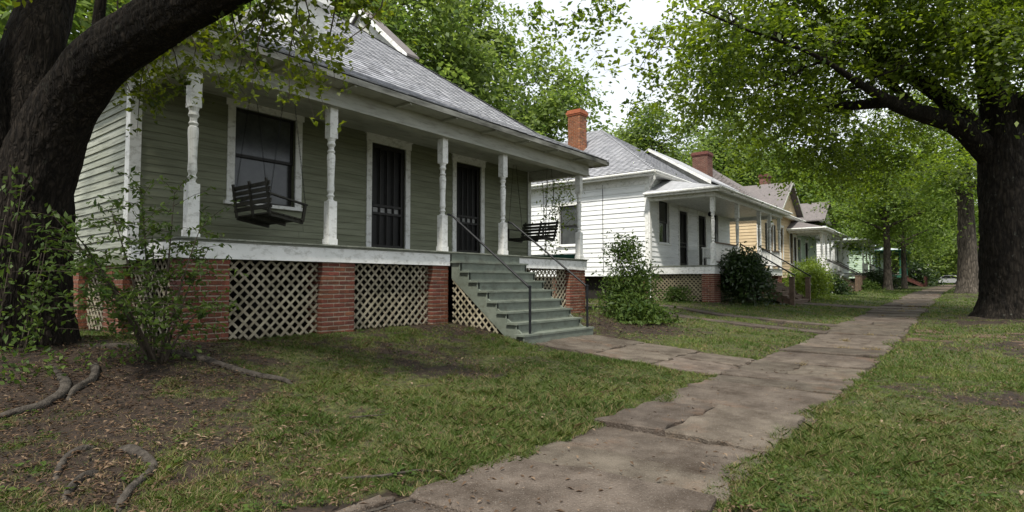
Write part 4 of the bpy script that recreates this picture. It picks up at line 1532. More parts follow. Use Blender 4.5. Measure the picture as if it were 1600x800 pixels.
def blob_points(blobs, density, per, rg, csize, flat=0.45, shell=2.4):
    """leaf sprays spread through ellipsoids; blobs (x,y,z,rx,rz,weight)"""
    out, cns = [], []
    for bl in blobs:
        x, y, z, rx, rz = bl[:5]
        wgt = bl[5] if len(bl) > 5 else 1.0
        n = max(3, int(density * wgt * rx * rx * rz))
        d = rg.normal(size=(n, 3))
        d /= np.linalg.norm(d, axis=1, keepdims=True)
        r = rg.uniform(0, 1, (n, 1)) ** (1 / shell)
        r *= 1 + .22 * rg.normal(size=(n, 1)) * (r > .6)
        c = np.array([x, y, z]) + d * r * np.array([rx, rx, rz])
        cs = csize * rg.uniform(.55, 1.5, (n, 1))
        cn = d * .55 + np.array([0, 0, .8]) + rg.normal(size=(n, 3)) * .28
        cn /= np.linalg.norm(cn, axis=1, keepdims=True)
        CN = np.repeat(cn, per, 0)
        off = rg.normal(size=(n * per, 3)) * np.repeat(cs, per, 0)
        off = off - CN * np.sum(off * CN, 1, keepdims=True) * (1 - flat)
        off[:, 2] -= .35 * np.sum(off * off, 1) / np.repeat(cs, per, 0)[:, 0]      # tips of each spray droop
        out.append(np.repeat(c, per, 0) + off)
        cns.append(CN)
    LAST_CN[0] = np.concatenate(cns)
    return np.concatenate(out)


def bark_tube(path, radii, seg=28, sub=10, seed=0, ridge=.06, flare=0.0, lump=.08):
    """tapered trunk along a smooth path with bark ridges and lumps"""
    P = np.array(path, float)
    Rr = np.array(radii, float)
    n = len(P)
    # Catmull-Rom resample
    pts, rad = [], []
    for i in range(n - 1):
        p0, p1, p2, p3 = P[max(i - 1, 0)], P[i], P[i + 1], P[min(i + 2, n - 1)]
        for k in range(sub):
            t = k / sub
            pts.append(.5 * ((2 * p1) + (-p0 + p2) * t + (2 * p0 - 5 * p1 + 4 * p2 - p3) * t * t + (-p0 + 3 * p1 - 3 * p2 + p3) * t ** 3))
            rad.append(Rr[i] + (Rr[i + 1] - Rr[i]) * t)
    pts.append(P[-1])
    rad.append(Rr[-1])
    pts, rad = np.array(pts), np.array(rad)
    m = len(pts)
    T = np.gradient(pts, axis=0)
    T /= np.linalg.norm(T, axis=1, keepdims=True)
    a = np.cross(T[0], [0.2, 0.3, 0.9] if abs(T[0][2]) < .8 else [1, 0.2, 0])
    a /= np.linalg.norm(a)
    V = np.zeros((m, seg, 3))
    th = np.linspace(0, 2 * np.pi, seg, endpoint=False)
    ds = np.concatenate([[0], np.cumsum(np.linalg.norm(np.diff(pts, axis=0), axis=1))])
    for i in range(m):
        a = a - T[i] * a.dot(T[i])
        a /= np.linalg.norm(a)
        b = np.cross(T[i], a)
        f = 1 + lump * 2 * (fbm(np.cos(th) * 1.3 + 5, np.sin(th) * 1.3 + ds[i] * .9 + 5, seed) - .5)
        if seg > 60:       # furrowed bark: long broken plates with deep cracks between them
            nr = max(8, int(round(rad[i] * 2 * np.pi / .055)) if False else 46)
            wob = (vnoise(np.cos(th) * 2 + 9, np.sin(th) * 2 + ds[i] * 3.0, seed + 5) - .5) * 1.6
            u_ = th / (2 * np.pi) * nr + wob
            pl = np.abs(vnoise(np.mod(u_, nr) * .9, np.full(seg, ds[i] * 5.0) + np.floor(u_) * .37, seed + 3) - .5) * 2
            fine = vnoise(th / (2 * np.pi) * 60, np.full(seg, ds[i] * 14.0), seed + 8) - .5
            f = f + .075 * (np.sqrt(pl) - .6) + .022 * fine
        else:
            f = f + ridge * (vnoise(th / (2 * np.pi) * seg * .5, np.full(seg, ds[i] * 2.2), seed + 3) - .5) * 2
        if flare:
            f = f + flare * math.exp(-ds[i] / .35) * (.6 + .8 * np.abs(np.sin(th * 2.5 + seed)))
        V[i] = pts[i] + rad[i] * f[:, None] * (np.cos(th)[:, None] * a + np.sin(th)[:, None] * b)
    idx = np.arange(m * seg).reshape(m, seg)
    F = np.stack([idx[:-1], np.roll(idx[:-1], -1, 1), np.roll(idx[1:], -1, 1), idx[1:]], -1).reshape(-1, 4)
    return smooth(np_mesh_faces('trunk', V.reshape(-1, 3), F))


def twigs_to(blobs, starts, rg, k=3, r0=.05):
    """branches growing outward: each leaf mass is reached from the nearest wood already there"""
    mb = MB()
    nodes = [(np.array(p, float), r0) for p in starts]
    todo = [(np.array(b[:3], float), b) for b in blobs]
    while todo:
        best = min(((np.linalg.norm(c - n[0]), ti, ni) for ti, (c, b) in enumerate(todo) for ni, n in enumerate(nodes)), key=lambda t: t[0])
        c, b = todo.pop(best[1])
        s, r = nodes[best[2]]
        r = max(r * .8, r0 * .3)
        d = np.linalg.norm(c - s)
        sag = np.array([0, 0, .10 * d])
        m1 = s * .66 + c * .34 + rg.normal(size=3) * .06 * d + sag
        m2 = s * .33 + c * .67 + rg.normal(size=3) * .06 * d + sag * .8
        mb.tube([s, m1, m2, c], [r, r * .85, r * .7, r * .5], 6, False)
        nodes += [(m1, r * .8), (m2, r * .65), (c, r * .5)]
        for j in range(k):
            a = (m1, m2, c)[rg.integers(3)]
            e = c + rg.normal(size=3) * np.array([b[3], b[3], b[4]]) * .5
            q1 = a * .6 + e * .4 + rg.normal(size=3) * .12 * b[3]
            q2 = a * .25 + e * .75 + rg.normal(size=3) * .10 * b[3]
            mb.tube([a, q1, q2, e], [r * .4, r * .3, r * .2, r * .06], 5, False)
    return mb


def make_tree(name, label, trunk, limbs, blobs, leaf_m, bark, leaf, density, per, csize, seed, flare=.25, twig_r=.05, extra_pts=None, group=None, flat=.45, twigk=3, up=.55, seg=28, shell=2.4):
    rg = np.random.default_rng(seed)
    t = thing(name, label, 'tree', trunk[0][0], group)
    obj('trunk', bark_tube(trunk[0], trunk[1], seg=seg, seed=seed, flare=flare, sub=26 if seg > 60 else 10), bark, t)
    ends = [np.array(trunk[0][-1])]
    for i, (p, r) in enumerate(limbs):
        obj('limb', bark_tube(p, r, seg=max(10, seg - 8), seed=seed + i + 1, sub=14 if seg > 60 else 8), bark, t)
        ends += [np.array(q) for q in p[1:]]
    if twigk:
        tag(obj('twigs', twigs_to(blobs, ends, rg, twigk, twig_r), 'twig' if bark != 'bark_black' else bark, t), kind='stuff')
    pts = blob_points(blobs, density, per, rg, csize, flat, shell)
    cn = LAST_CN[0]
    if extra_pts is not None:
        pts = np.concatenate([pts, extra_pts])
        e_ = rg.normal(size=extra_pts.shape) * .5 + np.array([0, 0, 1.0])
        cn = np.concatenate([cn, e_ / np.linalg.norm(e_, axis=1, keepdims=True)])
    tag(obj('crown', np_mesh('crown', leaf_mesh(pts, leaf * rg.uniform(.6, 1.3, len(pts)), rg, up, cn=cn), 4), leaf_m, t), kind='stuff')
    return t


# --- big tree on the left with the sweeping limb
LT = ([(1.60, 8.50, .25), (1.62, 8.46, 1.13), (1.64, 8.42, 1.78), (1.66, 8.38, 2.45)], [.60, .555, .54, .50])
limbR = ([(1.68, 8.30, 2.1), (1.80, 8.10, 2.72), (1.90, 7.80, 3.20), (2.0, 7.51, 3.5), (2.08, 7.22, 3.71), (2.19, 6.76, 3.86), (2.3, 6.28, 3.98), (2.44, 5.77, 4.1), (2.6, 5.23, 4.21), (2.85, 4.58, 4.39), (3.2, 3.6, 4.7)], [.40, .36, .31, .285, .275, .265, .255, .24, .21, .17, .1])
limbL = ([(1.66, 8.44, 2.2), (1.70, 8.54, 3.12), (1.76, 8.72, 3.78), (1.86, 8.76, 4.32), (1.98, 8.88, 4.84), (2.13, 8.96, 5.84), (2.4, 9.0, 7.5)], [.42, .33, .30, .29, .27, .24, .15])
limbF = ([(1.5, 8.42, 2.0), (1.30, 8.42, 3.04), (1.10, 8.45, 3.99), (.7, 8.4, 5.4)], [.36, .3, .27, .2])
limbU = ([(2.06, 7.35, 3.75), (2.05, 7.2, 4.4), (2.1, 7.0, 5.2)], [.07, .05, .03])
LB = [(2.0, 7.5, 6.2, 2.3, 1.1, 1.0), (3.2, 5.0, 6.0, 1.8, .8, 1.0), (1.0, 9.0, 7.4, 2.6, 1.4, .8), (3.9, 3.4, 5.7, 1.4, .6, .8), (4.4, 7.2, 7.6, 1.7, 1.0, .6), (0.4, 5.6, 6.2, 2.0, 1.0, .8)]
rgl = np.random.default_rng(77)
tw = MB()
pts = []
TW0 = [(2.23, 7.97, 4.2), (2.46, 7.68, 4.2), (2.65, 7.27, 4.3), (2.79, 6.76, 4.36), (2.86, 6.18, 4.43), (2.74, 5.38, 4.19), (2.84, 5.1, 4.14), (2.93, 4.82, 4.12), (3.12, 4.58, 4.12), (3.23, 4.44, 4.09), (2.97, 5.57, 4.34), (2.87, 6.49, 4.38), (2.6, 7.5, 4.2)]
TW1 = [(2.37, 7.84, 3.52), (2.61, 7.55, 3.41), (2.69, 7.11, 3.46), (2.77, 6.68, 3.5), (2.88, 6.24, 3.23), (2.88, 5.26, 3.33), (2.95, 5.03, 3.17), (2.96, 4.83, 3.43), (3.2, 4.53, 3.4), (3.25, 4.45, 3.67), (3.31, 5.05, 3.2), (3.05, 6.17, 3.43), (2.54, 7.64, 3.3)]
for s, e in zip(TW0, TW1):
    for rep in range(3):
        if rep == 2 and rgl.random() < .6:
            continue
        s_ = np.array(s) + rgl.normal(size=3) * .12
        e_ = np.array(e) + rgl.normal(size=3) * np.array([.16, .16, .20]) + np.array([0, 0, .1 * rep])
        m1 = s_ * .5 + e_ * .5 + rgl.normal(size=3) * .07
        Q = [s_ + np.array([0, 0, .3]), s_ * .75 + m1 * .25, m1, e_]
        tw.tube(Q, [.010, .008, .006, .002], 4, False)
        for k in range(27):
            t_ = rgl.uniform(.1, 1)
            c = s_ * (1 - t_) ** 2 + m1 * 2 * t_ * (1 - t_) + e_ * t_ * t_
            c = c + rgl.normal(size=3) * np.array([.09, .09, .06])
            pts.append(c[None, :] + rgl.normal(size=(4, 3)) * .035)
oak = make_tree('oak_tree', 'massive dark oak on the left edge with one limb sweeping over the green porch', LT, [limbR, limbL, limbF, limbU], LB, 'leaf_oak', 'bark_dark', .075, 42, 30, .22, 21,
                flare=.55, twig_r=.025, extra_pts=np.concatenate(pts), seg=120, twigk=2)
tag(obj('hanging_twigs', tw, 'twig', oak), kind='stuff')
ROOTS = [([(1.75, 7.6, 0), (1.68, 6.56, 0), (1.45, 6.2, 0), (1.2, 6.1, 0), (.9, 6.1, 0)], .05), ([(2.0, 8.0, 0), (2.5, 7.6, 0), (3.01, 7.07, 0), (3.16, 6.61, 0), (3.33, 6.24, 0), (3.51, 5.95, 0), (3.6, 5.8, 0)], .05),
         ([(2.08, 7.2, 0), (2.0, 6.85, 0), (1.9, 6.62, 0), (1.70, 6.39, 0), (1.6, 6.2, 0)], .045), ([(1.5, 4.98, 0), (1.38, 4.92, 0), (1.27, 4.85, 0), (1.16, 4.6, 0), (1.08, 4.4, 0)], .03),
         ([(1.56, 4.85, 0), (1.58, 4.68, 0), (1.60, 4.5, 0), (1.58, 4.25, 0), (1.42, 4.08, 0), (1.28, 3.88, 0), (1.18, 3.7, 0)], .036), ([(1.36, 4.45, 0), (1.27, 4.40, 0), (1.17, 4.3, 0), (1.09, 4.15, 0), (1.05, 4.05, 0)], .028)]
for pth, r in ROOTS:
    P = []
    n = len(pth)
    for i, (x, y, z) in enumerate(pth):
        edge = (i == 0 or i == n - 1)
        P.append((x, y, gz(x, y) + (-r - .02 if edge else r * .35)))
    rr = [r * (1 - .45 * i / (n - 1)) for i in range(n)]
    obj('root', bark_tube(P, rr, seg=14, sub=6, seed=int(r * 1000), ridge=.14, lump=.42), 'root_bark', oak)

# --- great tree on the right
RT = ([(21.77, -.93, .15), (21.75, -.93, .97), (21.7, -.92, 2.07), (21.77, -.93, 3.37), (21.86, -.93, 4.5), (21.86, -.95, 5.6), (21.9, -1.0, 6.7)], [.78, .68, .64, .62, .63, .58, .45])
RL = [([(21.81, -.70, 4.9), (20.97, .06, 5.80), (19.9, .76, 6.02), (18.74, 1.42, 6.17), (17.61, 2.02, 6.49), (16.19, 2.68, 6.9), (14.94, 3.29, 7.1), (13.64, 3.95, 7.2), (12.55, 4.66, 7.49)], [.36, .29, .24, .18, .10, .055, .038, .028, .016]),
      ([(21.5, -.4, 5.6), (20.97, .49, 6.78), (20.37, 1.21, 7.44), (19.76, 1.93, 8.1), (19.04, 2.79, 8.85), (18.3, 3.65, 9.97)], [.28, .23, .2, .17, .14, .08]),
      ([(21.85, -.85, 5.7), (21.62, -.7, 7.28), (21.27, -.65, 8.3), (21.26, -.9, 9.72), (21.54, -1.38, 11.54)], [.46, .36, .3, .24, .12]),
      ([(21.8, -1.1, 5.5), (21.53, -1.61, 6.53), (21.78, -2.41, 7.35), (21.9, -3.4, 8.4)], [.34, .26, .2, .1]),
      ([(19.5, 1.0, 6.1), (19.2, 1.6, 7.0), (19.0, 2.1, 7.9)], [.12, .09, .06]),
      ([(18.5, 1.5, 6.2), (19.6, 3.2, 6.6), (20.6, 4.6, 6.9), (22.0, 5.6, 7.2)], [.16, .12, .09, .05])]
RB2 = [(14.59, 5.03, 6.73, 1.1, 0.8, 1), (16.15, 4.21, 6.47, 1.2, 0.9, 1), (17.55, 3.24, 6.29, 1.2, 0.9, 1), (16.35, 2.26, 7.42, 1.2, 0.8, 0.8), (14.31, 3.42, 7.2, 1.1, 0.7, 0.8), (17.76, 1.32, 6.81, 1.0, 0.6, 0.6), (18.6, 4.8, 6.7, 1.2, .8, 0.8), (22.28, 3.75, 5.75, 1.5, 1.0, 0.9), (17.93, 0.25, 7.42, 1.0, 0.7, 0.7), (31.78, 2.99, 6.1, 1.8, 1.2, 0.8)]
RB = [(18.5, 6.3, 7.9, 1.7, 1.3, .9), (17.54, 4.72, 8.47, 2.3, 1.7, 1), (19.95, 3.3, 8.3, 2.4, 1.8, 1), (20.1, 1.47, 8.47, 2.4, 1.6, 1), (20.12, -0.14, 8.05, 2.2, 1.5, 1), (22.64, 4.83, 6.9, 2.2, 1.5, 1), (26.4, 3.31, 6.54, 2.4, 1.6, 1), (14.04, 4.36, 7.83, 1.7, 1.1, 0.8), (18.09, 0.74, 9.12, 2.4, 1.5, 1), (18.37, -1.1, 7.22, 1.8, 1.3, 1), (23.82, -1.5, 6.51, 1.5, 1.2, 0.6), (17.53, 3.0, 10.17, 2.6, 1.6, 1), (26.42, 1.61, 7.41, 2.2, 1.3, 0.7), (21.61, -0.68, 11.85, 3, 2, 1), (19.69, 1.63, 13.73, 3.2, 2, 1), (15.56, 3.81, 11.28, 2.6, 1.8, 0.8), (20.23, -2.01, 9.62, 2.6, 2, 0.8), (29.88, 0.56, 5.84, 1.8, 1.2, 0.5)] + RB2
SPB = [(11.95, 5.47, 6.8, .55, .5), (12.33, 4.95, 7.23, .5, .4), (11.84, 5.66, 6.15, .4, .35), (12.16, 5.27, 5.79, .4, .3), (11.95, 5.57, 5.36, .35, .3), (12.94, 5.05, 6.41, .5, .4), (11.44, 6.08, 7.44, .6, .35), (10.91, 6.76, 7.3, .6, .4), (10.57, 7.22, 6.8, .45, .4), (10.37, 7.43, 7.44, .5, .35), (11.16, 6.49, 6.58, .4, .35), (11.74, 5.85, 5.22, .35, .3), (13.59, 4.98, 7.22, .7, .5), (14.72, 5.26, 5.81, .7, .6), (11.35, 6.28, 6.08, .25, .25)]
rgr = np.random.default_rng(8)
spr = blob_points(SPB, 120, 12, rgr, .15, .6)
maple = make_tree('maple_tree', 'huge dark maple at the right edge with a thick limb reaching left over the pavement', RT, RL, RB, 'leaf_maple', 'bark_black', .135, 17, 42, .28, 31,
                  flare=.35, twig_r=.045, extra_pts=spr, seg=110, flat=.3, twigk=6, up=.62)
tag(obj('hanging_twigs', twigs_to(SPB, [(13.64, 3.95, 6.96), (12.55, 4.66, 7.49), (12.2, 5.12, 7.16), (12.09, 5.31, 6.58), (11.4, 6.1, 7.5), (10.9, 6.8, 7.4)], rgr, 3, .016), 'bark_black', maple), kind='stuff')


def simple_tree(name, label, x, y, h, tr, crown_r, crown_h, leaf_m, leaf, n, seed, bark='bark_grey', group=None, clear=.45, per=48, sparse=1.0, lean=(0, 0), flare=.3):
    """upright tree: trunk, a fan of limbs, an uneven crown of several leaf masses"""
    rg = np.random.default_rng(seed)
    z0 = gz(x, y) - .08
    zt = z0 + h
    zc = z0 + h * clear
    tp = [(x, y, z0), (x + lean[0] * .3, y + lean[1] * .3, z0 + h * .2), (x + lean[0] * .6, y + lean[1] * .6, zc), (x + lean[0], y + lean[1], z0 + h * .8)]
    trd = [tr, tr * .82, tr * .7, tr * .2]
    blobs, limbs = [], []
    nb = 13
    for i in range(nb):
        a = 2.4 * i + rg.uniform(-.4, .4)
        f = (i + .5) / nb
        rr = crown_r * (1 - .5 * f) * rg.uniform(.4, .85)
        bz = zc + (zt - zc) * (.12 + .8 * f)
        c = (x + lean[0] + rr * math.cos(a), y + lean[1] + rr * math.sin(a), bz)
        blobs.append((*c, crown_r * rg.uniform(.28, .52) * (1 - .3 * f), crown_h * rg.uniform(.09, .17), 1.0))
        if i < 6:
            s = (x + lean[0] * .6, y + lean[1] * .6, zc - .2 + (zt - zc) * f * .5)
            mid = (s[0] * .5 + c[0] * .5, s[1] * .5 + c[1] * .5, s[2] * .45 + c[2] * .55)
            limbs.append(([s, mid, c], [tr * .4, tr * .28, tr * .1]))
    vol = sum(b[3] * b[3] * b[4] for b in blobs)
    dens = n / per / vol
    return make_tree(name, label, (tp, trd), limbs, blobs, leaf_m, bark, leaf, dens * sparse, per, leaf * 2.6, seed, flare=flare, twig_r=tr * .2, group=group, seg=20, twigk=3, up=.62, flat=.3)


simple_tree('street_tree', 'grey-barked street tree just left of the great maple trunk, right of the pavement', 42.3, .0, 13, .55, 4.6, 9, 'leaf_bright', .20, 15000, 51, clear=.42)
simple_tree('street_tree', 'bright green tree on the lawns left of the path before the pale porches', 54.5, 5.0, 12.5, .32, 5.6, 10, 'leaf_bright', .22, 30000, 52, clear=.36)
simple_tree('street_tree', 'thin-trunked tree beside the brick steps of the far green porch', 64.0, 4.6, 11, .24, 4.6, 9, 'leaf_bright', .24, 13000, 53, clear=.36)
simple_tree('street_tree', 'far street tree overhanging the distant end of the path', 78, -1.2, 14, .5, 6, 11, 'leaf_bright', .28, 13000, 54, clear=.25)
simple_tree('street_tree', 'shadowed street tree behind the great maple at the right margin', 58, -6.0, 13, .5, 5.5, 10, 'leaf_bright', .26, 11000, 55, clear=.25)
simple_tree('background_tree', 'tall sunlit tree rising behind the green house ridge', 20.5, 25.0, 20, .5, 6.8, 16, 'leaf_back', .34, 35700, 61, clear=.25)
simple_tree('background_tree', 'sunlit tree right of the tallest one behind the green house', 27.5, 26.0, 21, .5, 6.2, 17, 'leaf_back', .34, 28900, 62, clear=.25)
simple_tree('background_tree', 'airy pine-like tree against the sky left of the orange chimney', 36.5, 25.5, 19.5, .4, 5.6, 13, 'leaf_back', .36, 16000, 63, clear=.32)
simple_tree('background_tree', 'tree behind the roof of the white house and its raised gable', 50.5, 23.0, 17.5, .5, 6.0, 13, 'leaf_back', .36, 22100, 64, clear=.25)
simple_tree('background_tree', 'dense tree behind the tan house chimney', 60.0, 19.5, 18.5, .5, 6.5, 14, 'leaf_back', .38, 23800, 65, clear=.22)
simple_tree('background_tree', 'tree behind the brown roof gable of the tan house', 66.0, 15.5, 16, .45, 6, 12, 'leaf_bright', .38, 20400, 66, clear=.2)
simple_tree('background_tree', 'dark tree behind the pale cottages midway down the row', 80.0, 14.0, 16, .45, 7, 12, 'leaf_back', .42, 18700, 67, clear=.2)
simple_tree('background_tree', 'tree beyond the far green porch house', 96.0, 8.0, 15, .5, 7, 12, 'leaf_back', .45, 18700, 68, clear=.15)
simple_tree('background_tree', 'far tree closing the view above the end of the path', 118.0, 5.0, 17, .5, 9, 14, 'leaf_back', .55, 17000, 69, clear=.12)
simple_tree('background_tree', 'tree seen between the forked limbs of the big oak', 6.5, 29.0, 17, .5, 6.5, 13, 'leaf_bright', .34, 22100, 70, clear=.2)
simple_tree('background_tree', 'tree glimpsed above the oak limb at the left of the green roof', 13.0, 29.0, 18, .5, 6.0, 13, 'leaf_bright', .34, 18700, 71, clear=.2)
simple_tree('background_tree', 'far tree on the right beyond the grey street tree', 100.0, -9.0, 16, .5, 8, 13, 'leaf_back', .5, 15300, 72, clear=.12)


rg = np.random.default_rng(300)
FW = [(float(rg.uniform(135, 190)), float(y), float(rg.uniform(4, 11)), float(rg.uniform(5, 9)), float(rg.uniform(3.5, 6))) for y in np.linspace(-70, 60, 46)]
FW += [(float(rg.uniform(132, 160)), float(y), 3.0, 4.5, 3.2) for y in np.linspace(-30, 30, 22)]
fp = blob_points(FW, 1.6, 20, rg, 1.2)
fp[:, 2] = np.maximum(fp[:, 2], .9)
tag(obj('distant_wood', np_mesh('distant_wood', leaf_mesh(fp, .8, rg, .4, .6), 4), 'leaf_back'), 'mass of woodland closing the far end of the street', 'woods', kind='stuff')


# --- shrubs
def shrub(name, label, x, y, r, h, leaf_m, leaf, n, seed, stems=5, airy=False, group=None, blobs=None):
    rg = np.random.default_rng(seed)
    z0 = gz(x, y)
    t = thing(name, label, 'shrub', (x, y, z0), group)
    if blobs is None:
        blobs = []
        for i in range(7):
            a = rg.uniform(0, 6.28)
            q = r * rg.uniform(.1, .6)
            f = rg.uniform(.25, .85)
            blobs.append((x + q * math.cos(a), y + q * math.sin(a), z0 + h * f, r * rg.uniform(.35, .6), h * rg.uniform(.14, .26)))
    mb = MB()
    for i in range(stems):
        b = blobs[i % len(blobs)]
        e = np.array(b[:3]) + rg.normal(size=3) * .08
        s = np.array((x + rg.normal() * r * .12, y + rg.normal() * r * .12, z0 - .05))
        m = s * .5 + e * .5 + rg.normal(size=3) * .06
        mb.tube([s, m, e], [.02, .013, .004], 5, False)
    obj('stems', mb, 'twig', t)
    vol = sum(b[3] ** 2 * b[4] for b in blobs)
    per = 9
    p = blob_points(blobs, n / per / vol, per, rg, leaf * 1.8, .7)
    p[:, 2] = np.maximum(p[:, 2], z0 + .02)
    tag(obj('foliage', np_mesh('foliage', leaf_mesh(p, leaf * rg.uniform(.7, 1.3, len(p)), rg, .35, .42), 4), leaf_m, t), kind='stuff')
    return t


shrub('shrub', 'loose tall shrub between the green steps and the white house wall', 13.9, 7.05, .78, 2.25, 'leaf_shrub', .10, 5200, 81, 9)
shrub('fern_clump', 'low ferny clump at the foot of the loose shrub by the green steps', 13.4, 6.6, .85, .75, 'leaf_shrub', .13, 2600, 82, 3)
shrub('shrub', 'dense dark round bush before the white house porch', 23.7, 6.75, 1.25, 2.15, 'leaf_dark', .15, 11000, 83, 6)
shrub('shrub', 'yellow-green bush right of the white house steps', 31.0, 6.3, 1.1, 1.8, 'leaf_lime', .14, 4500, 84, 5)
shrub('shrub', 'taller lime bush against the tan house front', 36.0, 7.3, 1.4, 2.2, 'leaf_lime', .16, 5000, 85, 5)
shrub('shrub', 'dark reddish low bush at the end of the lime bushes', 38.5, 6.5, 1.0, 1.3, 'leaf_dark', .15, 3500, 86, 4)
shrub('shrub', 'clipped round bush before the pale porch house', 60.0, 6.4, 1.7, 2.0, 'leaf_dark', .2, 5000, 87, 5)
shrub('shrub', 'low bush at the cottage steps', 53.0, 6.0, .9, .9, 'leaf_shrub', .18, 1800, 88, 4)
shrub('shrub', 'large dark hedge bush right of the far green porch', 88.0, 5.2, 2.0, 2.9, 'leaf_dark', .3, 4500, 89, 4)
shrub('shrub', 'farthest dark hedge bush by the end of the path', 104.0, 4.8, 2.4, 3.0, 'leaf_dark', .35, 4000, 90, 4)
shrub('shrub', 'grass-like tuft by the white house downspout', 21.3, 8.6, .5, .55, 'leaf_shrub', .13, 900, 91, 3)

# hanging vine at the far porch end
rg = np.random.default_rng(5)
vn = thing('hanging_vine', 'leafy vine hanging at the far end of the green porch', 'vine', (13.75, 9.0, .6))
vm, vp = MB(), []
for (vx, vy, zb_) in ((13.72, 8.75, 2.9), (13.75, 9.4, 2.1), (13.7, 9.1, 3.1), (13.78, 9.6, 1.9)):
    P = [np.array((vx + rg.normal() * .06, vy + rg.normal() * .1, z)) for z in np.linspace(4.40, zb_, 7)]
    vm.tube(P, .008, 4, False)
    for p_ in P:
        vp.append(p_ + rg.normal(size=(22, 3)) * np.array([.10, .16, .14]))
P = [(13.75, 9.6, .45), (13.78, 9.55, 1.2), (13.76, 9.62, 2.0), (13.78, 9.6, 3.0), (13.74, 9.5, 4.40)]
vm.tube(P, .012, 5, False)
obj('stems', vm, 'twig', vn)
vp = np.concatenate(vp)
tag(obj('foliage', np_mesh('foliage', leaf_mesh(vp, .10, rg, .3, .5), 4), 'leaf_lime', vn), kind='stuff')

# sapling with thin stems in front of the corner pier, plus ivy on the oak
rg = np.random.default_rng(15)
SX, SY = 2.62, 7.05
sz = gz(SX, SY)
sp = thing('sapling', 'thin-stemmed leafy sapling in front of the corner brick pier', 'sapling', (SX, SY, sz))
sm, spp = MB(), []
STEMS = [((2.60, 7.10), (2.5, 7.3, 2.55)), ((2.66, 7.02), (2.75, 7.0, 2.35)), ((2.57, 7.0), (2.15, 7.1, 2.15)), ((2.7, 7.1), (3.1, 6.9, 1.75)), ((2.62, 7.08), (2.64, 7.3, 2.0)),
         ((2.6, 7.0), (1.85, 6.7, 1.65)), ((2.62, 7.0), (1.9, 6.5, 1.25)), ((2.65, 6.95), (2.95, 6.5, 1.1)), ((2.6, 7.05), (1.65, 7.0, 2.0)), ((2.55, 7.0), (1.6, 6.4, 1.9)), ((2.6, 6.95), (1.75, 6.2, 1.5)), ((2.64, 7.0), (3.0, 6.8, 2.1))]
for (b, e) in STEMS:
    s = np.array((b[0], b[1], sz - .05))
    e = np.array(e)
    m = s * .55 + e * .45 + np.array([0, 0, .25])
    def bz(t, s=s, m=m, e=e):
        return s * (1 - t) ** 2 + m * 2 * t * (1 - t) + e * t * t
    sm.tube([bz(t) for t in np.linspace(0, 1, 7)], [.016, .014, .012, .010, .008, .005, .002], 6, False)
    for k in range(21):
        t = rg.uniform(.3, 1)
        c = bz(t)
        d = rg.normal(size=3) * np.array([.28, .28, .10]) + np.array([-.03, -.05, .05])
        sm.tube([c, c + d * .5 + np.array([0, 0, .02]), c + d], [.004, .003, .001], 4, False)
        for j in range(11):
            spp.append((c + d * (j + 2) / 12 + rg.normal(size=3) * .018)[None])
base = blob_points([(2.65, 6.95, sz + .28, .42, .26), (2.95, 6.85, sz + .35, .3, .22), (2.4, 6.9, sz + .3, .32, .22)], 430, 7, rg, .06, .8)
base[:, 2] = np.maximum(base[:, 2], sz + .02)
obj('stems', sm, 'twig', sp)
spp = np.concatenate(spp + [base])
tag(obj('foliage', np_mesh('foliage', leaf_mesh(spp, .072 * rg.uniform(.7, 1.3, len(spp)), rg, .4, .42), 4), 'leaf_shrub', sp), kind='stuff')

iv = thing('ivy', 'ivy leaves and low brush clinging to the base of the big oak trunk', 'ivy', (1.3, 7.6, gz(1.3, 7.6)))
im, ip = MB(), []
for i in range(9):
    a = rg.uniform(-2.9, -1.5)
    z0_ = gz(1.66 + .75 * math.cos(a), 8.43 + .75 * math.sin(a))
    top = rg.uniform(.7, 1.9)
    P = [np.array((1.66 + (.78 - .1 * k / 5) * math.cos(a + .05 * k), 8.43 + (.78 - .1 * k / 5) * math.sin(a + .05 * k), z0_ + top * k / 5)) for k in range(6)]
    im.tube(P, .004, 4, False)
    for p_ in P:
        ip.append(p_ + rg.normal(size=(16, 3)) * np.array([.08, .08, .09]))
low = blob_points([(1.75, 7.0, .62, .5, .2), (1.4, 6.8, .6, .5, .22), (2.1, 6.95, .58, .45, .18), (1.15, 7.1, .65, .5, .25)], 260, 6, rg, .07, .6)
ip = np.concatenate(ip + [low])
obj('stems', im, 'twig', iv)
tag(obj('foliage', np_mesh('foliage', leaf_mesh(ip, .065 * rg.uniform(.7, 1.3, len(ip)), rg, .35, .5), 4), 'leaf_shrub', iv), kind='stuff')

# ------------------------------------------------------------------ grass, litter
def sample_field(n, rg, dmin, dmax):
    """points in the camera's neighbourhood, denser near by"""
    a = rg.uniform(R(-10), R(86), n)
    d = dmin * (dmax / dmin) ** rg.uniform(0, 1, n)
    return d * np.cos(a), d * np.sin(a), d


def free(x, y):
    ok = ~on_walk(x, y)
    ok &= ~((x > XL + .1) & (x < XR + .05) & (y > YP + .1))
    ok &= ~((x > SX0) & (x < SX1) & (y > 6.05))
    ok &= ~((x > 22) & (x < 32.2) & (y > 7.6)) & ~((x > 37.2) & (x < 47.3) & (y > 9.9)) & ~((x > 49) & (x < 57.6) & (y > 8.5))
    ok &= ((x - 1.66) ** 2 + (y - 8.43) ** 2 > .5) & ((x - 21.77) ** 2 + (y + .76) ** 2 > .7)
    return ok


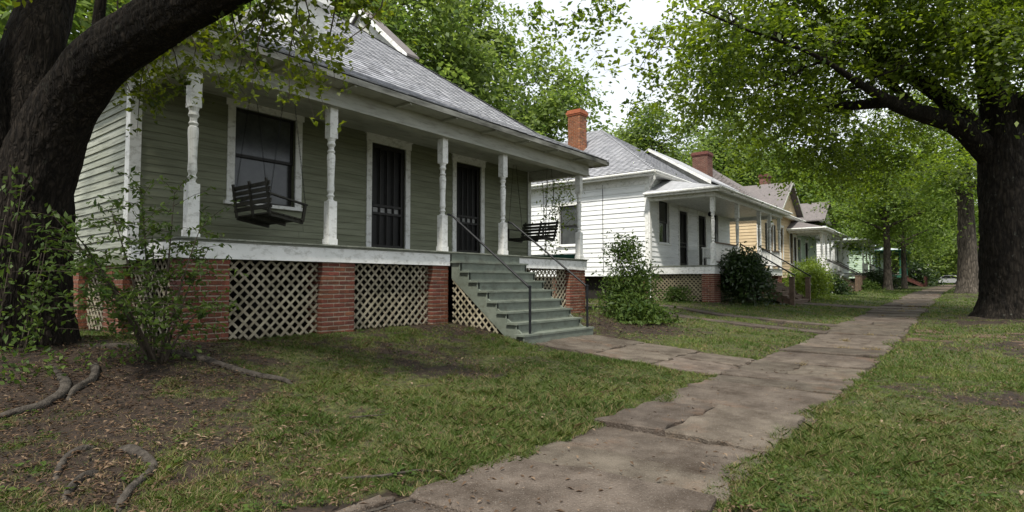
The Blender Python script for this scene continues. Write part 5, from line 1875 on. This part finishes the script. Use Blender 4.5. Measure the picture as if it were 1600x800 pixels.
def grass(n, dmin, dmax, rg, hgt, wid, seg2, thresh=0.0, keep=1.0):
    x, y, d = sample_field(n // 9, rg, dmin, dmax)
    x, y, d = np.repeat(x, 9), np.repeat(y, 9), np.repeat(d, 9)
    n = len(x)
    x = x + rg.normal(size=n) * .022 * np.maximum(1, d / 6)
    y = y + rg.normal(size=n) * .022 * np.maximum(1, d / 6)
    g = grassy(x, y)
    ok = free(x, y) & (rg.uniform(0, 1, n) < (np.clip((g - thresh) * 1.5, 0.03, 1) * keep))
    x, y, d, g = x[ok], y[ok], d[ok], g[ok]
    m = len(x)
    z = np.maximum(ground_z(x, y), np.where((y > 1.1) & (y < 3.0), base_z(x, y) - .01, -9)) - .006
    h = hgt * rg.uniform(.35, 1.3, m) * (.55 + .6 * g) * (.2 + 1.75 * fbm(x * 2.4, y * 2.4, 61, 3) ** 1.2)
    w_ = wid * rg.uniform(.6, 1.3, m) * np.maximum(1, d / 7)
    th = rg.uniform(0, 2 * np.pi, m)
    lean = h * rg.uniform(.3, 1.7, m)
    la = rg.uniform(0, 2 * np.pi, m)
    B = np.stack([x, y, z], 1)
    S = np.stack([np.cos(th), np.sin(th), np.zeros(m)], 1) * w_[:, None] * .5
    Lv = np.stack([np.cos(la), np.sin(la), np.zeros(m)], 1) * lean[:, None]
    U = np.stack([np.zeros(m), np.zeros(m), h], 1)
    if seg2:
        mid = B + U * .6 + Lv * .35
        tip = B + U * .95 + Lv
        V = np.stack([B - S, B + S, mid + S * .75, tip, mid - S * .75], 1).reshape(-1, 3)
        return V, 5
    tip = B + U + Lv * .8
    return np.stack([B - S, B + S, tip], 1).reshape(-1, 3), 3


rg = np.random.default_rng(101)
V, k = grass(560000, 2.2, 11, rg, .042, .0048, True)
tag(obj('grass', np_mesh('grass', V, k), 'grass_blade'), 'short uneven green lawn grass around the paths', 'grass', kind='stuff')
V, k = grass(420000, 9, 60, rg, .055, .010, False)
tag(obj('grass', np_mesh('grass', V, k), 'grass_blade'), 'green lawn grass farther down the row of houses', 'grass', kind='stuff')
V, k = grass(230000, 2.2, 30, rg, .050, .0045, True, thresh=-.3, keep=.55)
tag(obj('dry_grass', np_mesh('dry_grass', V, k), 'grass_dry'), 'straw coloured dry grass mixed through the lawn', 'grass', kind='stuff')


nw = 2600
x, y, d = sample_field(nw, rg, 2.3, 13)
ok = free(x, y) & (grassy(x, y) > .15) & (fbm(x * .8, y * .8, 77) > .47)
x, y = x[ok], y[ok]
a_ = rg.uniform(0, 6.28, (len(x), 6))
rr_ = rg.uniform(.01, .045, (len(x), 6))
wc = np.stack([x[:, None] + rr_ * np.cos(a_), y[:, None] + rr_ * np.sin(a_), (ground_z(x, y) + .018)[:, None] + rg.uniform(0, .03, rr_.shape)], -1).reshape(-1, 3)
tag(obj('clover', np_mesh('clover', leaf_mesh(wc, .030 * rg.uniform(.6, 1.5, len(wc)), rg, .75, .8), 4), 'leaf_shrub'), 'small broad-leaved weeds and clover growing through the lawn', 'weeds', kind='stuff')
wx, wy = [], []
for jx in JOINTS:
    if 1 < jx < 30:
        for q in range(rnd.randrange(0, 5)):
            cy = rnd.uniform(1.3, 2.6)
            nb_ = rnd.randrange(10, 60)
            wx.append(jx + rg.normal(size=nb_) * .018)
            wy.append(cy + rg.normal(size=nb_) * .05)
wx, wy = np.concatenate(wx), np.concatenate(wy)
m = len(wx)
B = np.stack([wx, wy, base_z(wx, wy) - .01], 1)
th = rg.uniform(0, 6.28, m)
S = np.stack([np.cos(th), np.sin(th), np.zeros(m)], 1) * .003 * np.maximum(1, wx / 7)[:, None]
la = rg.uniform(0, 6.28, m)
hh = rg.uniform(.03, .09, m)
T = B + np.stack([np.cos(la) * hh * .8, np.sin(la) * hh * .8, hh], 1)
tag(obj('weeds', np_mesh('weeds', np.stack([B - S, B + S, T], 1).reshape(-1, 3), 3), 'grass_dry'), 'tufts of weeds growing in the pavement joints', 'weeds', kind='stuff')


def scatter_leaves(n, rg, fn, size, name, label, m, flat=.80, fold=.22, lift=.018):
    x, y, d = sample_field(n, rg, 2.2, 26)
    pr = fn(x, y)
    ok = (rg.uniform(0, 1, n) < pr) & ~((x > XL + .1) & (x < XR + .05) & (y > YP + .1)) & ~((x > SX0) & (x < SX1) & (y > 6.05) & (y < 8))
    x, y = x[ok], y[ok]
    z = np.where(on_walk(x, y), base_z(x, y) + .022, ground_z(x, y) + lift) + rg.uniform(0, .012, len(x))
    C = np.stack([x, y, z], 1)
    V = leaf_mesh(C, size * rg.uniform(.35, 1.35, len(C)) ** 1.3, rg, flat, .36, fold)
    tag(obj(name, np_mesh(name, V, 4), m), label, 'leaves', kind='stuff')


mat('litter_pale', (0.09, 0.055, 0.03), (0.27, 0.20, 0.135), 3, 0.7, island=True, ramp=(0.15, 0.9), trans=0.05)


def litter_p(x, y):
    g = grassy(x, y)
    p = .035 + .8 * np.clip(.5 - g, 0, 1) * (fbm(x * 1.7, y * 1.7, 91) > .42)
    p = p + .5 * np.exp(-((x - 1.7) ** 2 / 4 + (y - 6.2) ** 2 / 3.5))
    p = p + .55 * ((y > 5.9) & (x < 14)) * (fbm(x * 2.3, y * 2.3, 95) > .45)
    return np.where(on_walk(x, y), .022, p)


scatter_leaves(150000, rg, litter_p, .040, 'leaf_litter', 'brown dead leaves strewn over bare earth and lawn', 'litter')
scatter_leaves(22000, rg, lambda x, y: np.exp(-((x - 12.9) ** 2 / 2.6 + (y - 6.1) ** 2 / 1.2)) * 1.2, .09, 'mulch_bed', 'bark mulch bed right of the green steps', 'mulch')

scatter_leaves(26000, rg, lambda x, y: np.where(on_walk(x, y), .02, .05 + .25 * ss(.45, .7, fbm(x * .9, y * .9, 97)) + .12 * ((x < 3.2) & (y > 4))), .050, 'fallen_leaves', 'pale curled leaves lying singly on the lawn', 'litter_pale', .9, .12, .022)
# fallen sticks
for i, (p, q, r) in enumerate((((2.35, 3.35), (3.3, 2.72), .012), ((3.2, 4.4), (3.55, 4.28), .008), ((6.1, 2.2), (6.45, 2.05), .007), ((2.05, 2.9), (2.5, 2.75), .014))):
    s = np.array((*p, 0.0))
    e = np.array((*q, 0.0))
    P = []
    for t in np.linspace(0, 1, 5):
        c = s + (e - s) * t + np.array([rnd.uniform(-.03, .03), rnd.uniform(-.03, .03), 0])
        c[2] = gz(c[0], c[1]) + r + .015 + (.03 if 1.2 < c[1] < 2.7 else 0)
        P.append(c)
    o = obj('fallen_stick', MB().tube(P, [r, r * .9, r * .8, r * .6, r * .3], 6), 'root_bark')
    tag(o, ['long bent grey stick lying along the near edge of the pavement', 'short stick on the lawn near the oak roots', 'thin twig lying on the pavement slabs',
            'thick grey stick by the nearest pavement slab'][i], 'stick', 'fallen sticks')

# ------------------------------------------------------------------ far parked car
def car(label, x, y, rz, m):
    z = gz(x, y)
    t = thing('parked_car', label, 'car', (x, y, z))
    t.rotation_euler = (0, 0, rz)

    def part(name, mb, mm, parent=None):
        me = mb.mesh(name)
        me.materials.append(M[mm])
        o = bpy.data.objects.new(name, me)
        COL.objects.link(o)
        o.parent = parent or t
        return o
    prof = [(-2.2, .35), (2.2, .35), (2.25, .7), (2.1, .88), (1.1, .98), (.45, 1.45), (-1.0, 1.47), (-1.75, 1.0), (-2.2, .95), (-2.25, .6)]
    b = MB().prism([(px, -.85, pz) for px, pz in prof], (0, 1.7, 0))
    part('body', b, m)
    for s in (-1, 1):
        wpr = [(.95, .98), (.38, 1.4), (-.95, 1.42), (-1.55, 1.0)]
        part('side_window', MB().prism([(px, s * .853, pz) for px, pz in wpr], (0, s * .008, 0)), 'glass')
    part('windscreen', MB().prism([(1.09, -.75, 1.0), (1.09, .75, 1.0), (.48, .65, 1.44), (.48, -.65, 1.44)], (.015, 0, .01)), 'glass')
    part('rear_window', MB().prism([(-1.74, -.75, 1.02), (-1.74, .75, 1.02), (-1.03, .65, 1.46), (-1.03, -.65, 1.46)], (-.015, 0, .01)), 'glass')
    for wx in (-1.4, 1.4):
        for s in (-1, 1):
            part('wheel', MB().tube([(wx, s * .72, .33), (wx, s * .9, .33)], .33, 18), 'tyre')
    for s in (-.6, .6):
        part('tail_light', MB().box((-2.28, s - .15, .7), (-2.24, s + .15, .82)), 'brick')
        part('headlight', MB().box((2.2, s - .15, .65), (2.27, s + .15, .78)), 'door_light')
    return t


car('small pale car parked at the far end of the path', 110, 2.2, R(70), 'car_silver')
